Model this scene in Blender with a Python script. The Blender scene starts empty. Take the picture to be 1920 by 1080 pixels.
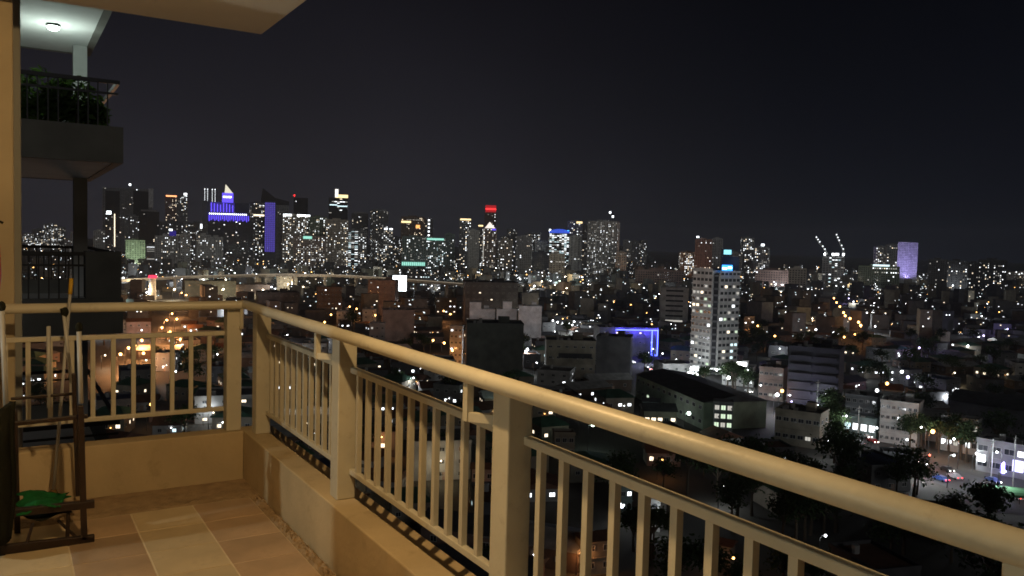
import bpy, math, random
import numpy as np
from mathutils import Vector, Matrix
random.seed(7)
R = math.radians
PI = math.pi
sc = bpy.context.scene
COL = sc.collection

# ------------------------------------------------------------------ camera, sky, added fill sun, exposure
FZ = 60.43                                   # balcony floor above the city ground
CAM = Vector((-1.3044, -5.3125, FZ + 1.57))
F_PX = 1526.7
YAW, PITCH, ROLL = 1.0131, -0.0554, -0.0268
fw = Vector((math.cos(PITCH)*math.cos(YAW), math.cos(PITCH)*math.sin(YAW), math.sin(PITCH)))
r0 = Vector((math.sin(YAW), -math.cos(YAW), 0)); d0 = fw.cross(r0)
c_, s_ = math.cos(ROLL), math.sin(ROLL)
RT = c_*r0 + s_*d0
DN = -s_*r0 + c_*d0
cam_data = bpy.data.cameras.new('camera'); cam = bpy.data.objects.new('camera', cam_data); COL.objects.link(cam)
M = Matrix((RT, -DN, -fw)).transposed().to_4x4(); M.translation = CAM
cam.matrix_world = M
cam_data.sensor_width = 36; cam_data.lens = F_PX/1920*36
cam_data.clip_start = .05; cam_data.clip_end = 30000
sc.camera = cam

world = bpy.data.worlds.new('World'); sc.world = world; world.use_nodes = True
nt = world.node_tree; nt.nodes.clear()
N = nt.nodes.new
out = N('ShaderNodeOutputWorld'); bg = N('ShaderNodeBackground'); bg2 = N('ShaderNodeBackground'); add = N('ShaderNodeAddShader')
sky = N('ShaderNodeTexSky'); sky.sky_type = 'NISHITA'; sky.sun_disc = False
FILL_EL, FILL_AZ = R(19), YAW + PI + R(22)       # added fill sun, behind the camera, to its left
sky.sun_elevation = FILL_EL; sky.sun_rotation = PI/2 - FILL_AZ
nt.links.new(sky.outputs[0], bg2.inputs[0]); bg2.inputs[1].default_value = .0001
# light pollution: a glow that falls off with height and away from the business district
tc = N('ShaderNodeTexCoord'); sep = N('ShaderNodeSeparateXYZ'); nt.links.new(tc.outputs['Generated'], sep.inputs[0])
el = N('ShaderNodeMapRange'); el.inputs[1].default_value = 0; el.inputs[2].default_value = .55; el.clamp = True
nt.links.new(sep.outputs[2], el.inputs[0])
ramp = N('ShaderNodeValToRGB'); nt.links.new(el.outputs[0], ramp.inputs[0])
e = ramp.color_ramp.elements
e[0].position = 0; e[0].color = (1, 1, 1, 1); e[1].position = 1; e[1].color = (.22, .22, .22, 1)
x = e.new(.25); x.color = (.56, .56, .58, 1); x = e.new(.55); x.color = (.27, .27, .30, 1)
dot = N('ShaderNodeVectorMath'); dot.operation = 'DOT_PRODUCT'
gl = YAW + R(24)
dot.inputs[1].default_value = (math.cos(gl), math.sin(gl), 0); nt.links.new(tc.outputs['Generated'], dot.inputs[0])
az = N('ShaderNodeMapRange'); az.interpolation_type = 'SMOOTHSTEP'
az.inputs[1].default_value = .70; az.inputs[2].default_value = 1.06; nt.links.new(dot.outputs['Value'], az.inputs[0])
mixc = N('ShaderNodeMix'); mixc.data_type = 'RGBA'; nt.links.new(az.outputs[0], mixc.inputs[0])
mixc.inputs[6].default_value = (.0010, .0019, .0062, 1); mixc.inputs[7].default_value = (.0205, .0190, .0258, 1)
mul = N('ShaderNodeMix'); mul.data_type = 'RGBA'; mul.blend_type = 'MULTIPLY'; mul.inputs[0].default_value = 1
nt.links.new(mixc.outputs[2], mul.inputs[6]); nt.links.new(ramp.outputs[0], mul.inputs[7])
nzs = N('ShaderNodeTexNoise'); nzs.inputs['Scale'].default_value = 2.6; nzs.inputs['Detail'].default_value = 5; nt.links.new(tc.outputs['Generated'], nzs.inputs['Vector'])
cmr = N('ShaderNodeMapRange'); cmr.inputs[1].default_value = .3; cmr.inputs[2].default_value = .7; cmr.inputs[3].default_value = .82; cmr.inputs[4].default_value = 1.2; nt.links.new(nzs.outputs['Fac'], cmr.inputs[0])
cl2 = N('ShaderNodeVectorMath'); cl2.operation = 'SCALE'; nt.links.new(mul.outputs[2], cl2.inputs[0]); nt.links.new(cmr.outputs[0], cl2.inputs['Scale'])
nt.links.new(cl2.outputs[0], bg.inputs[0]); bg.inputs[1].default_value = 1
nt.links.new(bg.outputs[0], add.inputs[0]); nt.links.new(bg2.outputs[0], add.inputs[1]); nt.links.new(add.outputs[0], out.inputs[0])

fill_sun_d = bpy.data.lights.new('moon', 'SUN'); moon = bpy.data.objects.new('moon', fill_sun_d); COL.objects.link(moon)  # sun lamp added to lift the dark facades, no such source in view
fill_sun_d.energy = .17; fill_sun_d.angle = R(12); fill_sun_d.color = (1, .97, .93)
mdir = Vector((math.cos(FILL_EL)*math.cos(FILL_AZ), math.cos(FILL_EL)*math.sin(FILL_AZ), math.sin(FILL_EL)))
moon.rotation_euler = mdir.to_track_quat('Z', 'Y').to_euler()

vs = sc.view_settings; vs.view_transform = 'Standard'; vs.look = 'None'; vs.exposure = 0; vs.gamma = 1; vs.use_curve_mapping = False
cy = sc.cycles
cy.use_denoising = True; cy.max_bounces = 5; cy.diffuse_bounces = 3; cy.glossy_bounces = 2; cy.transmission_bounces = 2
cy.sample_clamp_indirect = 1.0; cy.sample_clamp_direct = 0; cy.filter_width = 1.7; cy.caustics_reflective = False; cy.caustics_refractive = False

# ------------------------------------------------------------------ helpers
def ray(px, py):
    return RT*((px-960)/F_PX) + DN*((py-540)/F_PX) + fw
def at(px, py, d): return CAM + ray(px, py)*d
def on_z(px, py, z):
    r = ray(px, py); return CAM + r*((z-CAM.z)/r.z)
def gnd(px, py): return on_z(px, py, 0)

class MB:
    def __init__(s): s.v = []; s.f = []; s.m = []
    def quad(s, a, b, c, d, m=0):
        n = len(s.v); s.v += [tuple(a), tuple(b), tuple(c), tuple(d)]; s.f.append((n, n+1, n+2, n+3)); s.m.append(m); return s
    def box(s, x0, x1, y0, y1, z0, z1, m=0, bottom=True):
        n = len(s.v)
        s.v += [(x0,y0,z0),(x1,y0,z0),(x1,y1,z0),(x0,y1,z0),(x0,y0,z1),(x1,y0,z1),(x1,y1,z1),(x0,y1,z1)]
        fs = [(0,1,5,4),(1,2,6,5),(2,3,7,6),(3,0,4,7),(4,5,6,7)]
        if bottom: fs.append((3,2,1,0))
        for f in fs: s.f.append(tuple(n+i for i in f)); s.m.append(m)
        return s
    def obox(s, a, b, w, h, m=0, up=(0,0,1)):
        """a bar of section w x h from a to b"""
        a, b = Vector(a), Vector(b); t = (b-a).normalized(); u = Vector(up)
        if abs(t.dot(u)) > .98: u = Vector((0,1,0))
        sx = t.cross(u).normalized()*(w/2); sy = sx.cross(t).normalized()*(h/2)
        n = len(s.v)
        for p in (a, b): s.v += [tuple(p-sx-sy), tuple(p+sx-sy), tuple(p+sx+sy), tuple(p-sx+sy)]
        for f in [(0,1,2,3),(7,6,5,4),(0,4,5,1),(1,5,6,2),(2,6,7,3),(3,7,4,0)]: s.f.append(tuple(n+i for i in f)); s.m.append(m)
        return s
    def tube(s, pts, r, m=0, k=8, cap=True):
        pts = [Vector(p) for p in pts]; rs = r if isinstance(r, (list, tuple)) else [r]*len(pts)
        n0 = len(s.v)
        for i, p in enumerate(pts):
            t = (pts[min(i+1, len(pts)-1)]-pts[max(i-1, 0)]).normalized()
            u = Vector((0,0,1)) if abs(t.z) < .9 else Vector((0,1,0))
            a = t.cross(u).normalized(); b = a.cross(t).normalized()
            for j in range(k):
                q = p + (a*math.cos(2*PI*j/k) + b*math.sin(2*PI*j/k))*rs[i]; s.v.append(tuple(q))
        for i in range(len(pts)-1):
            for j in range(k):
                A = n0+i*k+j; B = n0+i*k+(j+1) % k; s.f.append((A, B, B+k, A+k)); s.m.append(m)
        if cap:
            s.f.append(tuple(n0+j for j in range(k))[::-1]); s.m.append(m)
            e = n0+(len(pts)-1)*k; s.f.append(tuple(e+j for j in range(k))); s.m.append(m)
        return s
    def ball(s, c, r, m=0, k=8, rings=5, sz=1):
        n0 = len(s.v)
        for i in range(rings+1):
            th = PI*i/rings
            for j in range(k):
                ph = 2*PI*j/k; s.v.append((c[0]+r*math.sin(th)*math.cos(ph), c[1]+r*math.sin(th)*math.sin(ph), c[2]+r*sz*math.cos(th)))
        for i in range(rings):
            for j in range(k):
                A = n0+i*k+j; B = n0+i*k+(j+1) % k; s.f.append((A, A+k, B+k, B)); s.m.append(m)
        return s
    def mesh(s, name, mats, smooth=False):
        me = bpy.data.meshes.new(name); me.from_pydata(s.v, [], s.f)
        for m in (mats if isinstance(mats, (list, tuple)) else [mats]): me.materials.append(m)
        if any(s.m): me.polygons.foreach_set('material_index', s.m)
        if smooth: me.polygons.foreach_set('use_smooth', [True]*len(s.f))
        me.update(); return me
    def obj(s, name, mats, parent=None, smooth=False, kind=None):
        return link(name, s.mesh(name, mats, smooth), parent, kind)
def link(name, data, parent=None, kind=None):
    o = bpy.data.objects.new(name, data); COL.objects.link(o)
    if parent: o.parent = parent
    if kind: o['kind'] = kind
    return o
def tag(o, label, cat, group=None):
    o['label'] = label; o['category'] = cat
    if group: o['group'] = group
    return o
def thing(name, label, cat, loc=(0,0,0), rz=0, group=None):
    o = bpy.data.objects.new(name, None); COL.objects.link(o); o.location = loc; o.rotation_euler.z = rz
    o.empty_display_size = .2
    return tag(o, label, cat, group)
def copy_tree(o, parent=None):
    c = o.copy(); COL.objects.link(c); c.parent = parent
    for ch in list(o.children): copy_tree(ch, c)
    return c
def bevel(o, w=.004, seg=2):
    m = o.modifiers.new('bevel', 'BEVEL'); m.width = w; m.segments = seg; m.limit_method = 'ANGLE'; return o

# ------------------------------------------------------------------ materials
def mat(name, col, rough=.8, noise=0, scale=3, spec=.3, metal=0, bump=0, bscale=None, rnd=0, stain=0, sscale=4):
    m = bpy.data.materials.new(name); m.use_nodes = True; t = m.node_tree; b = t.nodes['Principled BSDF']
    b.inputs['Base Color'].default_value = (*col, 1); b.inputs['Roughness'].default_value = rough
    b.inputs['Specular IOR Level'].default_value = spec; b.inputs['Metallic'].default_value = metal
    last = None
    if noise or bump:
        tcn = t.nodes.new('ShaderNodeTexCoord'); nz = t.nodes.new('ShaderNodeTexNoise'); nz.inputs['Scale'].default_value = scale
        nz.inputs['Detail'].default_value = 6; t.links.new(tcn.outputs['Object'], nz.inputs['Vector'])
        if noise:
            rp = t.nodes.new('ShaderNodeMapRange'); rp.inputs[1].default_value = .3; rp.inputs[2].default_value = .7
            rp.inputs[3].default_value = 1-noise; rp.inputs[4].default_value = 1+noise; t.links.new(nz.outputs['Fac'], rp.inputs[0])
            mx = t.nodes.new('ShaderNodeVectorMath'); mx.operation = 'SCALE'; mx.inputs[0].default_value = col
            t.links.new(rp.outputs[0], mx.inputs['Scale']); last = mx.outputs[0]
        if bump:
            n2 = t.nodes.new('ShaderNodeTexNoise'); n2.inputs['Scale'].default_value = bscale or scale*8; n2.inputs['Detail'].default_value = 4
            t.links.new(tcn.outputs['Object'], n2.inputs['Vector'])
            bp = t.nodes.new('ShaderNodeBump'); bp.inputs['Strength'].default_value = bump; bp.inputs['Distance'].default_value = .01
            t.links.new(n2.outputs['Fac'], bp.inputs['Height']); t.links.new(bp.outputs[0], b.inputs['Normal'])
    if rnd:
        oi = t.nodes.new('ShaderNodeObjectInfo'); rp = t.nodes.new('ShaderNodeMapRange')
        rp.inputs[3].default_value = 1-rnd; rp.inputs[4].default_value = 1+rnd; t.links.new(oi.outputs['Random'], rp.inputs[0])
        mx = t.nodes.new('ShaderNodeVectorMath'); mx.operation = 'SCALE'
        if last: t.links.new(last, mx.inputs[0])
        else: mx.inputs[0].default_value = col
        t.links.new(rp.outputs[0], mx.inputs['Scale']); last = mx.outputs[0]
    if stain:
        tc3 = t.nodes.new('ShaderNodeTexCoord'); n3 = t.nodes.new('ShaderNodeTexNoise'); n3.inputs['Scale'].default_value = sscale; n3.inputs['Detail'].default_value = 8; n3.inputs['Roughness'].default_value = .72
        t.links.new(tc3.outputs['Object'], n3.inputs['Vector']); r3 = t.nodes.new('ShaderNodeMapRange'); r3.inputs[1].default_value = .56; r3.inputs[2].default_value = .72; r3.inputs[3].default_value = 0; r3.inputs[4].default_value = stain
        t.links.new(n3.outputs['Fac'], r3.inputs[0]); m3 = t.nodes.new('ShaderNodeMix'); m3.data_type = 'RGBA'; t.links.new(r3.outputs[0], m3.inputs[0])
        if last: t.links.new(last, m3.inputs[6])
        else: m3.inputs[6].default_value = (*col, 1)
        m3.inputs[7].default_value = (col[0]*.32, col[1]*.26, col[2]*.2, 1); last = m3.outputs[2]
    if last: t.links.new(last, b.inputs['Base Color'])
    return m
def emat(name, col, strength, sample=False):
    m = bpy.data.materials.new(name); m.use_nodes = True; b = m.node_tree.nodes['Principled BSDF']
    b.inputs['Base Color'].default_value = (.02, .02, .02, 1); b.inputs['Emission Color'].default_value = (*col, 1)
    b.inputs['Emission Strength'].default_value = strength
    m.cycles.emission_sampling = 'AUTO' if sample else 'NONE'
    return m
CREAM = mat('cream_paint', (.60, .57, .47), .40, .12, 2.5, .5, bump=.12, bscale=45, stain=.28, sscale=16)
PARA = mat('parapet_paint', (.54, .43, .27), .75, .16, 2.2, .3, bump=.25, bscale=28, stain=.34, sscale=5)
SOFFIT = mat('soffit_paint', (.70, .67, .62), .85, .06, 1.2, bump=.1, bscale=30)
MORTAR = mat('rough_mortar', (.36, .26, .16), .95, .22, 14, .1, bump=.9, bscale=70)
TILE_L = mat('light_tile', (.66, .53, .34), .30, .12, 4, .5, bump=.05, rnd=.10, stain=.3, sscale=6)
TILE_P = mat('pink_tile', (.47, .33, .215), .34, .25, 3, .5, bump=.05, rnd=.16, stain=.35, sscale=6)
GROUT = mat('grout', (.80, .70, .54), .9, .1, 20)
COLUMN = mat('column_paint', (.50, .42, .29), .7, .15, 2, bump=.1, bscale=40)
CONC = mat('dark_concrete', (.16, .165, .15), .85, .2, 1.5)
CONC2 = mat('grey_concrete', (.45, .46, .44), .85, .15, 1.2)
SLABW = mat('slab_lit_tone', (.72, .74, .72), .9, .08, 1)  # light on the neighbour's soffits put into this paler colour
IRON = mat('dark_iron', (.03, .03, .03), .5, spec=.4)
WOOD = mat('dark_wood', (.020, .010, .007), .5, .35, 9, .4)
STEEL = mat('grey_tube', (.42, .42, .41), .4, spec=.5)
CLOTH = mat('green_cloth', (.012, .12, .035), .85, .25, 14, .1, bump=.3, bscale=50)
BLACKC = mat('black_cloth', (.012, .013, .010), .9, .3, 8, .1, bump=.4, bscale=25)
YELLOW = mat('yellow_plastic', (.55, .34, .03), .4)
RED = mat('red_plastic', (.45, .02, .012), .45)
STRAW = mat('broom_bristle', (.16, .09, .03), .9, .4, 30)
LEAF = mat('leaf_green', (.075, .12, .035), .7, .3, 1.5, .2, rnd=.25)
t_ = LEAF.node_tree; p_ = t_.nodes['Principled BSDF']; tl_ = t_.nodes.new('ShaderNodeBsdfTranslucent'); tl_.inputs[0].default_value = (.10, .20, .04, 1)
mx_ = t_.nodes.new('ShaderNodeMixShader'); mx_.inputs[0].default_value = .5; t_.links.new(p_.outputs[0], mx_.inputs[1]); t_.links.new(tl_.outputs[0], mx_.inputs[2]); t_.links.new(mx_.outputs[0], t_.nodes['Material Output'].inputs[0])
LEAFD = mat('leaf_dark', (.030, .048, .020), .9, .3, .6, .04, rnd=.3)
BARK = mat('bark', (.06, .045, .03), .9, .3, 4)
ASPH = mat('asphalt', (.05, .05, .05), .8, .2, .3)
GRND = mat('city_ground', (.055, .052, .045), .95, .5, .02)
GLASS = mat('dark_glass', (.018, .020, .024), .15, spec=.5)
FRAME = mat('window_frame', (.30, .30, .29), .6)
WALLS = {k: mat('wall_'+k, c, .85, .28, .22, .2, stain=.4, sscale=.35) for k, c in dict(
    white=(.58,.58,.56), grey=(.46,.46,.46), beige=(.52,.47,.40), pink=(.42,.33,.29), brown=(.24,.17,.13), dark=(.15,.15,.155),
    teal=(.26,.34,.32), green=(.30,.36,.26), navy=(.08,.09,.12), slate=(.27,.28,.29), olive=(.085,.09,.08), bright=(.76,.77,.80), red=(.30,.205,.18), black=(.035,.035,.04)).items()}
DIM_WALLS = {k: mat('low_'+k, c, .85, .30, .22, .2, stain=.45, sscale=.35) for k, c in dict(white=(.33,.33,.315), grey=(.19,.19,.19), beige=(.21,.19,.15), pink=(.25,.19,.165), brown=(.14,.10,.075), dark=(.075,.075,.078),
    teal=(.20,.26,.245), green=(.19,.22,.165), slate=(.125,.13,.135)).items()}  # darker copies of WALLS: the dimness of nearer blocks is put into the colour
HW = {k: mat('house_'+k, c, .9, .25, .3, .15) for k, c in dict(white=(.27,.27,.26), beige=(.18,.16,.125), grey=(.13,.13,.13), pink=(.16,.115,.10), slate=(.075,.075,.08), brown=(.09,.065,.05)).items()}  # house walls darkened likewise, their shade put into the colour
ROOFS = {k: mat('roof_'+k, c, .8, .3, .4, .2) for k, c in dict(rust=(.11,.055,.035), grey=(.12,.12,.12), dark=(.05,.05,.055), green=(.04,.09,.06), blue=(.04,.055,.11), pale=(.24,.24,.23)).items()}
L_WHITE = emat('lit_white', (.92, .97, 1), 3.2); L_WARM = emat('lit_warm', (1, .82, .58), 2.4); L_DIM = emat('lit_dim', (.96, .92, .82), .6)
L_COOL = emat('lit_cool', (.72, .95, 1), 1.6); L_HOT = emat('lit_bright', (.95, .98, 1), 9); L_GRN = emat('lit_green', (.80, 1, .72), 1.0)
L_ORANGE = emat('lit_orange', (1, .42, .12), 2.0)
LITSETS = {'mix': [L_DIM, L_DIM, L_WHITE, L_WARM, L_DIM, L_WHITE], 'warm': [L_DIM, L_WARM, L_WARM], 'cool': [L_COOL, L_WHITE, L_DIM], 'dim': [L_DIM, L_DIM, L_WHITE], 'green': [L_GRN, L_GRN, L_DIM]}

# ================================================================== OUR BALCONY
def B(z): return FZ + z
# floor slab with tiles
floor = MB().box(-4.2, 0, -9, 0, B(-.25), B(-.0022)).obj('balcony_floor', GROUT, kind='structure')
tile_me = {}
TW, TG = .327, .004
def tile_mesh(m):
    if m.name not in tile_me:
        b = MB(); h = TW/2-TG
        b.box(-h, h, -h, h, 0, .014); tile_me[m.name] = b.mesh('tile', m)
    return tile_me[m.name]
for i in range(6):
    xc = -.064 - TW*(i+.5)
    m = TILE_L if i in (1, 3, 5) else TILE_P
    for j in range(17):
        yc = -.405 - TW*(j+.5)
        t = link('tile', tile_mesh(m), floor); t.location = (xc, yc, B(-.0135)+random.uniform(-.0008, .0008))
        t.rotation_euler = (random.uniform(-.002, .002), random.uniform(-.002, .002), 0)
# rough mortar strips left along the walls
def rough(x0, x1, y0, y1, z, amp, nx, ny, name):
    b = MB(); rr = random.Random(3)
    for i in range(nx+1):
        for j in range(ny+1):
            e_ = 0 if (i in (0, nx) or j in (0, ny)) else rr.uniform(0, amp)
            jx = rr.uniform(-.4, .4)*(x1-x0)/nx if 0 < i < nx else 0
            b.v.append((x0+(x1-x0)*i/nx+jx, y0+(y1-y0)*j/ny, z+e_))
    for i in range(nx):
        for j in range(ny):
            a = i*(ny+1)+j; b.f.append((a, a+ny+1, a+ny+2, a+1)); b.m.append(0)
    return b.obj(name, MORTAR, floor)
rough(-.064, -.001, -6, -.4, B(-.0018), .012, 5, 260, 'mortar_strip')
rough(-2, -.001, -.4, -.001, B(-.0018), .008, 60, 22, 'mortar_bed')

# parapets
PH, PW = .31, .135
pr = thing('parapet_wall', 'low cream parapet under the long railing, its inner face striped with light', 'parapet', (0, 0, FZ))
bevel(MB().box(0, PW, -8, PW, -.6, PH).obj('wall', PARA, pr), .006)
bevel(MB().box(PW+.001, PW+.115, -8, PW+.115, -.6, .27).obj('ledge', PARA, pr), .004)
pf = thing('parapet_wall', 'low ochre parapet at the far end, behind the wooden frame and broom', 'parapet', (0, 0, FZ))
bevel(MB().box(-2.2, -.002, 0, PW, -.6, PH).obj('wall', PARA, pf), .006)
bevel(MB().box(-2.2, PW, PW+.001, PW+.115, -.6, .27).obj('ledge', PARA, pf), .004)

# railings
RH, RR = 1.128, .0285
def baluster_mesh(): return MB().box(-.011, .011, -.0125, .0125, 0, .49).mesh('baluster', CREAM)
bal = baluster_mesh()
post_me = MB().box(-.046, .046, -.05, .05, 0, 1.10-PH).mesh('post', CREAM)
ra = thing('balcony_railing', 'long cream metal railing running along the right side towards the viewer', 'railing', (0, 0, FZ))
bevel(MB().tube([(.001, -8, RH), (.001, -.03, RH), (-.004, -.008, RH)], RR, k=24).obj('handrail', CREAM, ra, smooth=True), .002, 1)
PX = .088
posts = [-.075, -1.565, -3.105, -4.70, -6.24, -7.78]
for y in posts:
    p = link('post', post_me, ra); p.location = (PX, y, PH+.001); bevel(p, .005)
for a, b_ in zip(posts[:-1], posts[1:]):
    ya, yb = a-.0505, b_+.0505
    bevel(MB().box(.099, .131, yb, ya, .925, .953).obj('panel_rail', CREAM, ra), .004)
    bevel(MB().box(.101, .129, yb, ya, .432, .459).obj('panel_rail', CREAM, ra), .004)
    nb_ = round((ya-yb-.166)/.1155)+1
    for i in range(nb_):
        y = ya - .083 - i*(ya-yb-.166)/(nb_-1)
        o = link('baluster', bal, ra); o.location = (.115, y, .447)
    if b_ > -4: MB().box(-.012, .012, b_+.125, b_+.155, .975, RH-.02).obox((.0, b_+.135, .99), (.07, b_+.052, .99), .022, .03).obj('bracket', CREAM, ra)
rb = thing('balcony_railing', 'short cream metal railing across the far end beside the column', 'railing', (0, 0, FZ))
bevel(MB().tube([(-2.2, .001, RH), (-.03, .001, RH), (-.006, -.004, RH)], RR*.97, k=24).obj('handrail', CREAM, rb, smooth=True), .002, 1)
for x in (-.056, -1.60):
    p = link('post', post_me, rb); p.location = (x, PX, PH+.001); bevel(p, .005)
bevel(MB().box(-1.55, -.103, .099, .131, .925, .953).obj('panel_rail', CREAM, rb), .004)
bevel(MB().box(-1.55, -.103, .101, .129, .432, .459).obj('panel_rail', CREAM, rb), .004)
for i in range(12):
    o = link('baluster', bal, rb); o.location = (-.196-.111*i, .115, .447); o.rotation_euler.z = PI/2
MB().tube([(-.02, .002, RH-.02), (-.02, .004, .985)], .012, k=10).box(-.03, -.01, .0, .037, .975, .99).obj('bracket', CREAM, rb)

# ceiling slab, the column and the flat behind the camera
bevel(MB().box(-4.4, .105, -9, .062, B(2.86), B(3.16)).obj('ceiling', SOFFIT, kind='structure'), .01)
col_ = thing('column', 'ochre concrete column at the left edge beyond the far railing', 'column', (0, 0, FZ))
bevel(MB().box(-1.95, -1.256, .30, .80, -4, 6).obj('shaft', COLUMN, col_), .012)
fin = thing('wall_fin', 'narrow grey concrete fin just behind the ochre column', 'column', (0, 0, FZ))
bevel(MB().box(-1.9, -1.205, 1.25, 1.55, -4, 6).obj('shaft', CONC2, fin), .01)
fl = thing('apartment_wall', 'wall of the flat with a wide doorway opening on the balcony', 'wall', (0, 0, FZ))
w = MB()
w.box(-2.35, -2.2, -9, -6.2, -.01, 2.85).box(-2.35, -2.2, -3.50, -1.34, -.01, 2.85).box(-2.35, -2.2, -.83, .25, -.01, 2.85)
w.box(-2.35, -2.2, -6.2, -3.5, 2.3, 2.85).box(-2.35, -2.2, -1.34, -.83, 2.3, 2.85)
w.obj('wall', SOFFIT, fl)
MB().box(-4.35, -4.2, -9, .25, -.2, 2.85).box(-4.2, 0, -9.15, -9.0, -.2, 2.85).box(-4.2, -2.35, .1, .25, -.2, 2.85).obj('back_wall', SOFFIT, fl)

def point(name, loc, energy, col, r=.05, parent=None):
    l = bpy.data.lights.new(name, 'POINT'); l.energy = energy; l.color = col; l.shadow_soft_size = r
    o = bpy.data.objects.new(name, l); COL.objects.link(o); o.location = loc
    if parent: o.parent = parent
    return o
cl = thing('ceiling_lamp', 'round warm lamp glowing on the balcony ceiling', 'lamp', (-.75, -3.1, FZ+2.858))
MB().tube([(0,0,0), (0,0,-.035)], .11, k=20).obj('housing', CREAM, cl)
MB().ball((0,0,-.04), .085, k=14, rings=8, sz=.5).obj('diffuser', emat('warm_diffuser', (1, .62, .25), 6), cl, smooth=True)
point('lamp_light', (0, 0, -.20), 124, (1, .64, .275), .04, cl)
rl = thing('ceiling_lamp', 'cool white lamp inside the room behind the doorway', 'lamp', (-3.9, -1.08, FZ+2.858))
MB().tube([(0,0,0), (0,0,-.05)], .13, k=20).obj('housing', CREAM, rl)
point('lamp_light', (0, 0, -1.3), 85, (.95, 1, .86), .04, rl)

rl = thing('ceiling_lamp', 'second cool white lamp deeper in the room behind the wide doorway', 'lamp', (-3.9, -4.25, FZ+2.858))
MB().tube([(0,0,0), (0,0,-.05)], .13, k=20).obj('housing', CREAM, rl)
point('lamp_light', (0, 0, -1.2), 42, (.88, 1, .84), .05, rl)

# wooden folding frame with green cloth, standing by the far parapet
def P(px, py, y): # balcony point where the pixel's ray meets the vertical plane at y
    r_ = ray(px, py); return CAM + r_*((y-CAM.y)/r_.y)
def Pf(px, py): return on_z(px, py, FZ)
fr = thing('folding_rack', 'dark wooden folding rack with grey tube uprights and green cloth at the far left', 'rack', (0, 0, 0))
YN, YF = -.76, -.46
def bar(name, a, b, w, h, m=WOOD, parent=fr):
    o = MB().obox(a, b, w, h).obj(name, m, parent); bevel(o, .004); return o
bar('runner', P(-14, 1032, YN), P(177, 1010, YN), .03, .045)
bar('armrest', P(-20, 966, YN), P(177, 944, YN), .035, .038)
bar('upright', P(151, 760, YN), P(158, 1012, YN), .028, .03)
bar('upright', P(-4, 780, YN), P(4, 1050, YN), .03, .03)
bar('upright', P(27, 770, YF), P(33, 1010, YF), .028, .028)
bar('upright', P(138, 700, YF), P(146, 930, YF), .022, .022)
bar('crossbar', P(5, 797, YN+.03), P(165, 780, YN+.03), .018, .022)
bar('crossbar', P(20, 748, YF), P(140, 738, YF), .014, .016)
bar('leg', P(62, 980, YN-.0), P(48, 1026, YN), .014, .014)
bar('leg', P(128, 962, YN+.02), P(126, 1014, YN+.02), .018, .018)
bar('brace', P(108, 975, YN+.06), P(150, 1014, YN+.04), .014, .014)
for a, b_, r_ in (((3, 575, YN), (12, 775, YN), .0115), ((148, 618, YN), (152, 756, YN), .0115), ((120, 590, YF), (134, 718, YF), .009), ((91, 612, YF), (92, 765, YF), .010)):
    MB().tube([P(*a), P(*b_)], r_, k=10).obj('tube', STEEL, fr, smooth=True)
for q in ((3, 575, YN), (148, 614, YN), (122, 585, YF)):
    p = P(*q); MB().ball(p, .018, k=8, rings=6, sz=1.5).obj('joint', BLACKC, fr, smooth=True)
# slung seat under the cloth
s0 = P(40, 972, YN); s1 = P(128, 960, YN); s2 = P(112, 930, YF); s3 = P(40, 938, YF)
def cloth(name, c4, m, n, amp, drop, seed, zoff=0):
    b = MB(); rr = random.Random(seed); A, B_, C_, D_ = [Vector(q) for q in c4]
    for i in range(n+1):
        for j in range(n+1):
            u, v = i/n, j/n
            p = (A*(1-u)+B_*u)*(1-v)+(D_*(1-u)+C_*u)*v
            z = amp*(math.sin(7*u+3*v+seed)*.6+math.sin(11*v-5*u)*.4+rr.uniform(-.3, .3)) - drop*(1-(2*u-1)**2)*(.5) + zoff
            ex = .02*math.sin(5*v*3+seed)*(1 if i in (0, n) else 0); ey = .025*math.sin(9*u+seed)*(1 if j in (0, n) else 0)
            b.v.append((p.x+ex, p.y+ey, p.z+z))
    for i in range(n):
        for j in range(n):
            a = i*(n+1)+j; b.f.append((a, a+n+1, a+n+2, a+1)); b.m.append(0)
    o = b.obj(name, m, None, smooth=True); so = o.modifiers.new('thick', 'SOLIDIFY'); so.thickness = .004; return o
o = cloth('seat', (s0, s1, s2, s3), BLACKC, 8, .004, .03, 1); o.parent = fr
g = cloth('green_cloth', (P(38, 968, YN-.02), P(120, 955, YN-.02), P(130, 934, YF-.02), P(36, 928, YF)), CLOTH, 14, .014, -.02, 4, .02)
tag(g, 'crumpled green cloth lying on the dark wooden rack', 'cloth')
# dark garment hanging over the left upright
bj = MB(); rr = random.Random(5); nu, nv = 10, 16
for i in range(nu+1):
    for j in range(nv+1):
        u, v = i/nu, j/nv
        p = P(-45+78*u*(1-.12*v)+4*math.sin(6*v+u*4), 762+258*v+10*math.sin(5*u), YN-.09+.05*math.sin(9*u)+.02*math.sin(7*v+3*u))
        bj.v.append(tuple(p))
for i in range(nu):
    for j in range(nv):
        a = i*(nv+1)+j; bj.f.append((a, a+nv+1, a+nv+2, a+1)); bj.m.append(0)
o = bj.obj('garment', BLACKC, None, smooth=True); m_ = o.modifiers.new('thick', 'SOLIDIFY'); m_.thickness = .025
tag(o, 'black cloth hanging over the left side of the wooden rack', 'cloth')
# red strip at the very left (folded umbrella hanging in front of the column)
um = thing('umbrella', 'closed red umbrella hanging at the left edge before the column', 'umbrella', P(-12, 500, -.12))
MB().tube([(0,0,.16), (0,0,.12), (0,0,-.05), (0,0,-.30)], [.008, .03, .036, .012], k=10).obj('canopy', RED, um, smooth=True)
MB().tube([(0,0,.15), (0,0,.22), (.02,0,.25), (.045,0,.235)], .007, k=8).obj('handle', BLACKC, um, smooth=True)
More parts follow.
